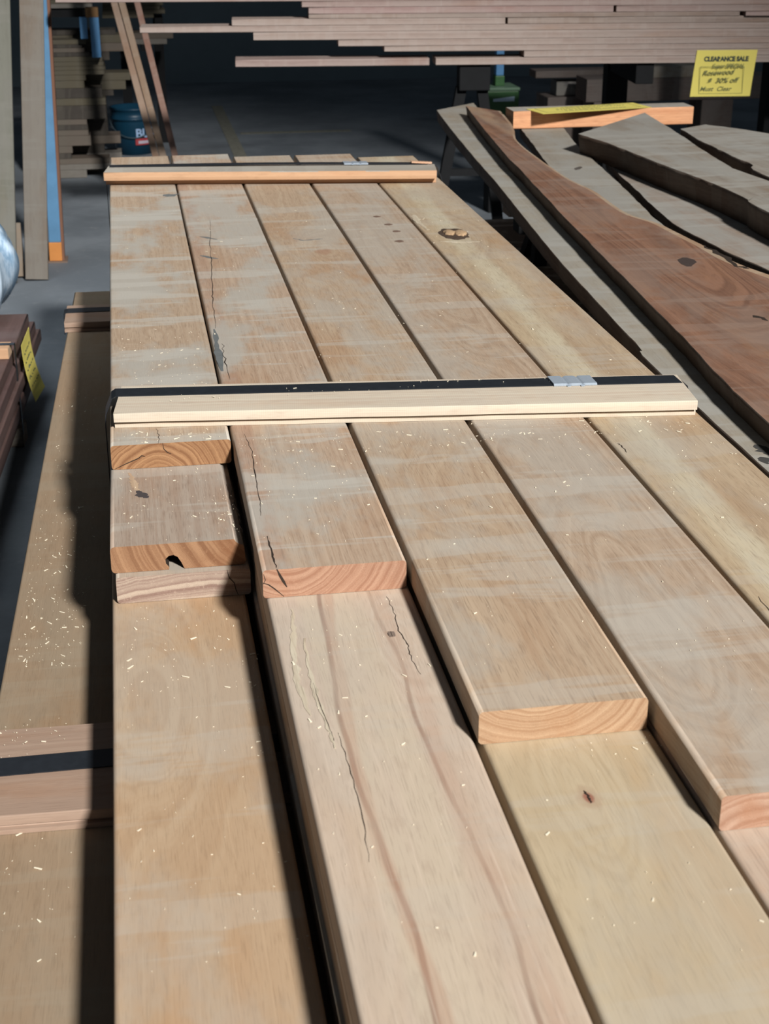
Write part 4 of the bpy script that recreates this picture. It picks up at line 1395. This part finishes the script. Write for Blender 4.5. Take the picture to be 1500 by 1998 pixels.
# leaning strips
STR = [mk('strip%d' % i, c_, c_, 90 + i, cx=0.0, cz=-0.1, period=0.01, contrast=0.4, dust_amt=0.1, pore=0.15) for i, c_ in enumerate([((0.25, 0.165, 0.115), (0.18, 0.11, 0.075)), ((0.25, 0.17, 0.115), (0.17, 0.11, 0.07)), ((0.22, 0.115, 0.085), (0.15, 0.075, 0.055))])]
for i, (xb, xt, lab) in enumerate((((331, 344), (210, 222), 'tan strip leaning left, leftmost of the three thin leaning strips'), ((345, 358), (225, 237), 'tan strip leaning in the middle of the three thin leaning strips'),
                                   ((366, 378), (255, 268), 'reddish strip leaning rightmost of the three thin leaning strips'))):
    lean(lab, xb, 428, xt, -20, 7.63, 8.2 + 0.004 * i, 0.02, STR[i], 1.4, name='wood_strip', cat='strip', group='thin strips leaning at the rack')
bm = bmesh.new()
p0 = at_y(225, -20, 8.2)
bm_box(bm, -0.75, 0.75, 0.0, 0.06, 1.45, 1.55, bevel=0.003)
bm_box(bm, -0.75, -0.69, 0.0, 0.06, 0.0, 1.45, bevel=0.003)
for v in bm.verts:
    pass
o = from_bm('rack_rail', bm, STEEL, None, (p0.x - 0.25, 8.46, 0))
tag(o, 'dark rail of the rack that the thin strips lean against', 'rack')

# ------------------------------------------------------------------ brown stack, tag and plastic at far left
ZS = 0.30
f1, f0 = at_z(55, 612, ZS), at_z(22, 690, ZS)
dv = f1 - f0
an = math.atan2(dv.y, dv.x) - math.pi / 2
uy = Vector((-math.sin(an), math.cos(an), 0))
ux = Vector((math.cos(an), math.sin(an), 0))
BR = [mk('brown%d' % i, c_, c_, 100 + i, cx=0.05, cz=-0.2, period=0.012, contrast=0.5, dust_amt=0.25, dust=(0.12, 0.09, 0.085), pore=0.2) for i, c_ in enumerate([((0.095, 0.055, 0.05), (0.06, 0.033, 0.03)), ((0.11, 0.066, 0.058), (0.065, 0.038, 0.033))])]
nL = 6
hL = (ZS - 0.06) / nL
for i in range(nL):
    off = (-0.004, 0.010, 0.0, 0.022, 0.012, 0.0)[i]
    far = (0.0, -0.03, 0.02, 0.10, 0.05, 0.0)[i]
    st = f0 - uy * 1.0 + ux * (off - 0.15)
    board('hardwood_board', 'dark brown board, %s from the floor in the stack under the blue plastic' % ORD[i], 'board', 'dark brown boards under the plastic', st.x, st.y, 0.06 + hL * i, 0.3, dv.length + 1.0 + far, hL - 0.0006, BR[i % 2], rotz=an, n=4, r=0.004, seed=i)
for i, s in enumerate((0.05, -0.7)):
    st = f0 + uy * s - ux * 0.31
    board('timber_bearer', 'rough timber bearer under the dark brown stack at left', 'timber', 'bearers under the dark brown stack', st.x, st.y, 0.0, 0.09, 0.32, 0.0595, mk('bearer_b%d' % i, ((0.17, 0.13, 0.10), (0.1, 0.08, 0.06)), ((0.2, 0.15, 0.11), (0.12, 0.09, 0.06)), 105 + i), rotz=an - math.pi / 2, n=1)
st = f0 - ux * 0.30 + uy * 0.0
st = st - uy * 0.02
board('batten', 'short peach batten across the dark brown stack at the left edge', 'batten', None, st.x, st.y, ZS, 0.075, 0.30, 0.032, BAT2, rotz=an - math.pi / 2, n=2, r=0.002)
sx0 = f0 - ux * 0.30
sroot = empty('steel_strap', (f0.x, f0.y, 0.05), (0, 0, an))
tag(sroot, 'dark strap down the side of the dark brown stack at left', 'strap')
bm = bmesh.new()
bm_box(bm, 0.013, 0.0145, -0.022, 0.0, 0.0, ZS + 0.034 - 0.05)
bm_box(bm, -0.3, 0.0145, -0.022, 0.0, ZS + 0.0325 - 0.05, ZS + 0.0340 - 0.05)
from_bm('band', bm, STRAPM, sroot)
# tag
t0 = f0 + uy * 0.02 + ux * 0.024
root = empty('paper_tag', (t0.x, t0.y, 0.318), (0, 0, an))
tag(root, 'yellow paper tag hanging on the side of the dark brown stack', 'tag')
bm = bmesh.new()
nn_ = 8
rows = []
for i in range(nn_ + 1):
    f = i / nn_
    zz = -0.185 * f
    xx = 0.004 + 0.024 * f * f
    y0_ = 0.0 + 0.02 * f
    y1_ = 0.20 - 0.03 * f
    lift = 0.012 * f * f
    rows.append([bm.verts.new((xx + a_, y_, zz)) for a_, y_ in ((0, y0_), (0.0008, y0_), (0.0008 + lift, y1_), (lift, y1_))])
for i in range(nn_):
    for j in range(4):
        bm.faces.new((rows[i][j], rows[i][(j + 1) % 4], rows[i + 1][(j + 1) % 4], rows[i + 1][j]))
bm.faces.new(rows[0])
bm.faces.new(rows[-1][::-1])
from_bm('paper', bm, PAPER, root)
bm = bmesh.new()
rnd = random.Random(9)
for k in range(5):
    f = 0.2 + 0.14 * k
    for q_ in range(5):
        ya = 0.035 + 0.026 * q_ + rnd.uniform(-0.004, 0.004)
        xx = 0.004 + 0.024 * f * f + 0.012 * f * f * (ya / 0.19) + 0.0022
        zz = -0.185 * f
        bar(bm, (xx, ya, zz), (xx + 0.0002, ya + rnd.uniform(0.010, 0.020), zz + rnd.uniform(-0.006, 0.008)), 0.0035, 0.0012)
from_bm('handwriting', bm, INK, root)
# crumpled light blue plastic over a bundle
g = G('blue_plastic_film')
tc = g.new('ShaderNodeTexCoord')
nz = g.noise(g.vm('MULTIPLY', tc.outputs['Object'], (30, 10, 7)), 4.0, 0.6)
colp = g.mix(g.rng(nz, 0.35, 0.65), (0.20, 0.34, 0.50), (0.62, 0.76, 0.90))
film = g.done(colp, 0.25, nz, 0.5, 0.01)
cpt = at_z(33, 575, 0.42)
bm = bmesh.new()
rows = []
NA, NZ = 64, 26
cx_ = Vector((cpt.x - 0.262, 4.95, 0))
for i in range(NZ + 1):
    f = i / NZ
    z_ = ZS + 0.001 + 0.34 * f
    prof_ = 0.145 + 0.10 * math.sin(math.pi * min(1, 0.08 + f * 1.02)) ** 0.8 * (1.0 if f < 0.98 else 0.8) - 0.02 * f
    row = []
    for j in range(NA):
        a = 2 * math.pi * j / NA
        fold = 0.010 * math.sin(a * 11 + 2.0 * math.sin(4 * f)) + 0.006 * math.sin(a * 23 + 5 * f) + 0.004 * math.sin(a * 37 - 9 * f)
        r_ = prof_ + fold
        row.append(bm.verts.new((r_ * math.cos(a), r_ * 1.7 * math.sin(a), z_ - ZS + 0.01 * math.sin(a * 9) * f)))
    rows.append(row)
for a_, b_ in zip(rows, rows[1:]):
    for j in range(NA):
        f = bm.faces.new((a_[j], a_[(j + 1) % NA], b_[(j + 1) % NA], b_[j]))
        f.smooth = True
bm.faces.new(rows[0][::-1])
bm.faces.new(rows[-1])
pb = from_bm('plastic_wrapped_bundle', bm, film, None, (cx_.x, cx_.y, ZS))
tag(pb, 'bundle wrapped in crumpled light blue plastic at the left edge', 'bundle')

# ------------------------------------------------------------------ wood shavings
SHAV = plain('fresh_shavings', (0.80, 0.72, 0.56), 0.8, 0, 0.1, 50)


def shavings(label, regions, seed, edge=None):
    rnd = random.Random(seed)
    bm = bmesh.new()
    for (x0, x1, ya, yb, z, n_, smax) in regions:
        for _ in range(n_):
            x, y = rnd.uniform(x0, x1), rnd.uniform(ya, yb)
            if edge:
                x += edge(y)
            s = 0.0006 + 0.8 * smax * rnd.random() ** 6
            w_ = min(s * 0.45, 0.0013) * rnd.uniform(0.5, 1.0)
            a = rnd.uniform(0, math.pi)
            ca, sa_ = math.cos(a), math.sin(a)
            h = 0.0003 + rnd.random() * 0.0006
            lift = rnd.random() ** 2 * s * 0.3
            c_ = []
            for u, v, zz in ((-s, -w_, 0), (s, -w_ * 0.6, lift), (s, w_ * 0.6, lift), (-s, w_, 0)):
                c_.append((x + u * ca - v * sa_, y + u * sa_ + v * ca, z + zz))
            lo_ = [bm.verts.new(p_) for p_ in c_]
            hi_ = [bm.verts.new((p_[0], p_[1], p_[2] + h)) for p_ in c_]
            bm.faces.new(hi_)
            bm.faces.new(lo_[::-1])
            for i in range(4):
                bm.faces.new((lo_[i], lo_[(i + 1) % 4], hi_[(i + 1) % 4], hi_[i]))
    o = from_bm('wood_shavings', bm, SHAV)
    return tag(o, label, 'wood shavings', None, 'stuff')


Z0 = 0.7997
shavings('pale wood shavings scattered over the strapped stack', [
    (-0.04, 0.12, 2.40, 2.80, Z0, 70, 0.004), (0.14, 0.31, 1.75, 2.16, Z0, 60, 0.004), (0.14, 0.88, 2.09, 2.19, Z0, 170, 0.0045), (0.33, 0.50, 1.40, 2.1, Z0, 50, 0.003),
    (0.53, 0.69, 1.3, 2.1, Z0, 50, 0.003), (0.72, 0.88, 1.7, 2.1, Z0, 40, 0.003), (-0.04, 0.88, 2.4, 4.0, Z0, 260, 0.0035),
    (-0.045, 0.12, 2.185, 2.235, Z0, 40, 0.0055), (-0.05, 0.11, 1.895, 2.17, 0.7597, 60, 0.0045), (0.09, 0.12, 1.9, 2.05, 0.7597, 30, 0.004),
    (-0.05, 0.10, 1.60, 1.86, 0.6797, 70, 0.0055), (-0.05, 0.12, 1.1, 1.6, 0.6797, 40, 0.003), (0.10, 0.125, 1.45, 1.7, 0.6797, 24, 0.004), (0.15, 0.31, 1.2, 1.67, 0.7597, 50, 0.004), (0.15, 0.31, 0.95, 1.2, 0.7597, 12, 0.003),
    (0.42, 0.52, 1.25, 1.30, 0.7597, 18, 0.004), (0.35, 0.52, 0.95, 1.25, 0.7597, 20, 0.003), (0.0, 0.85, 2.29, 2.33, 0.8288, 40, 0.003)], 3)
shavings('pale wood shavings scattered along the low brown board at left', [
    (0.012, 0.11, 1.9, 2.5, ZB + 0.0002, 170, 0.005), (0.012, 0.09, 2.5, 3.2, ZB + 0.0002, 45, 0.004), (0.012, 0.11, 1.9, 2.15, ZB + 0.0002, 50, 0.006), (0.012, 0.13, 1.25, 1.55, ZB + 0.0002, 36, 0.006),
    (0.012, 0.10, 1.62, 1.72, ZB + 0.0262, 30, 0.003)], 5, lambda y: a0_low.x + (y - a0_low.y) * dir_low.x / dir_low.y)
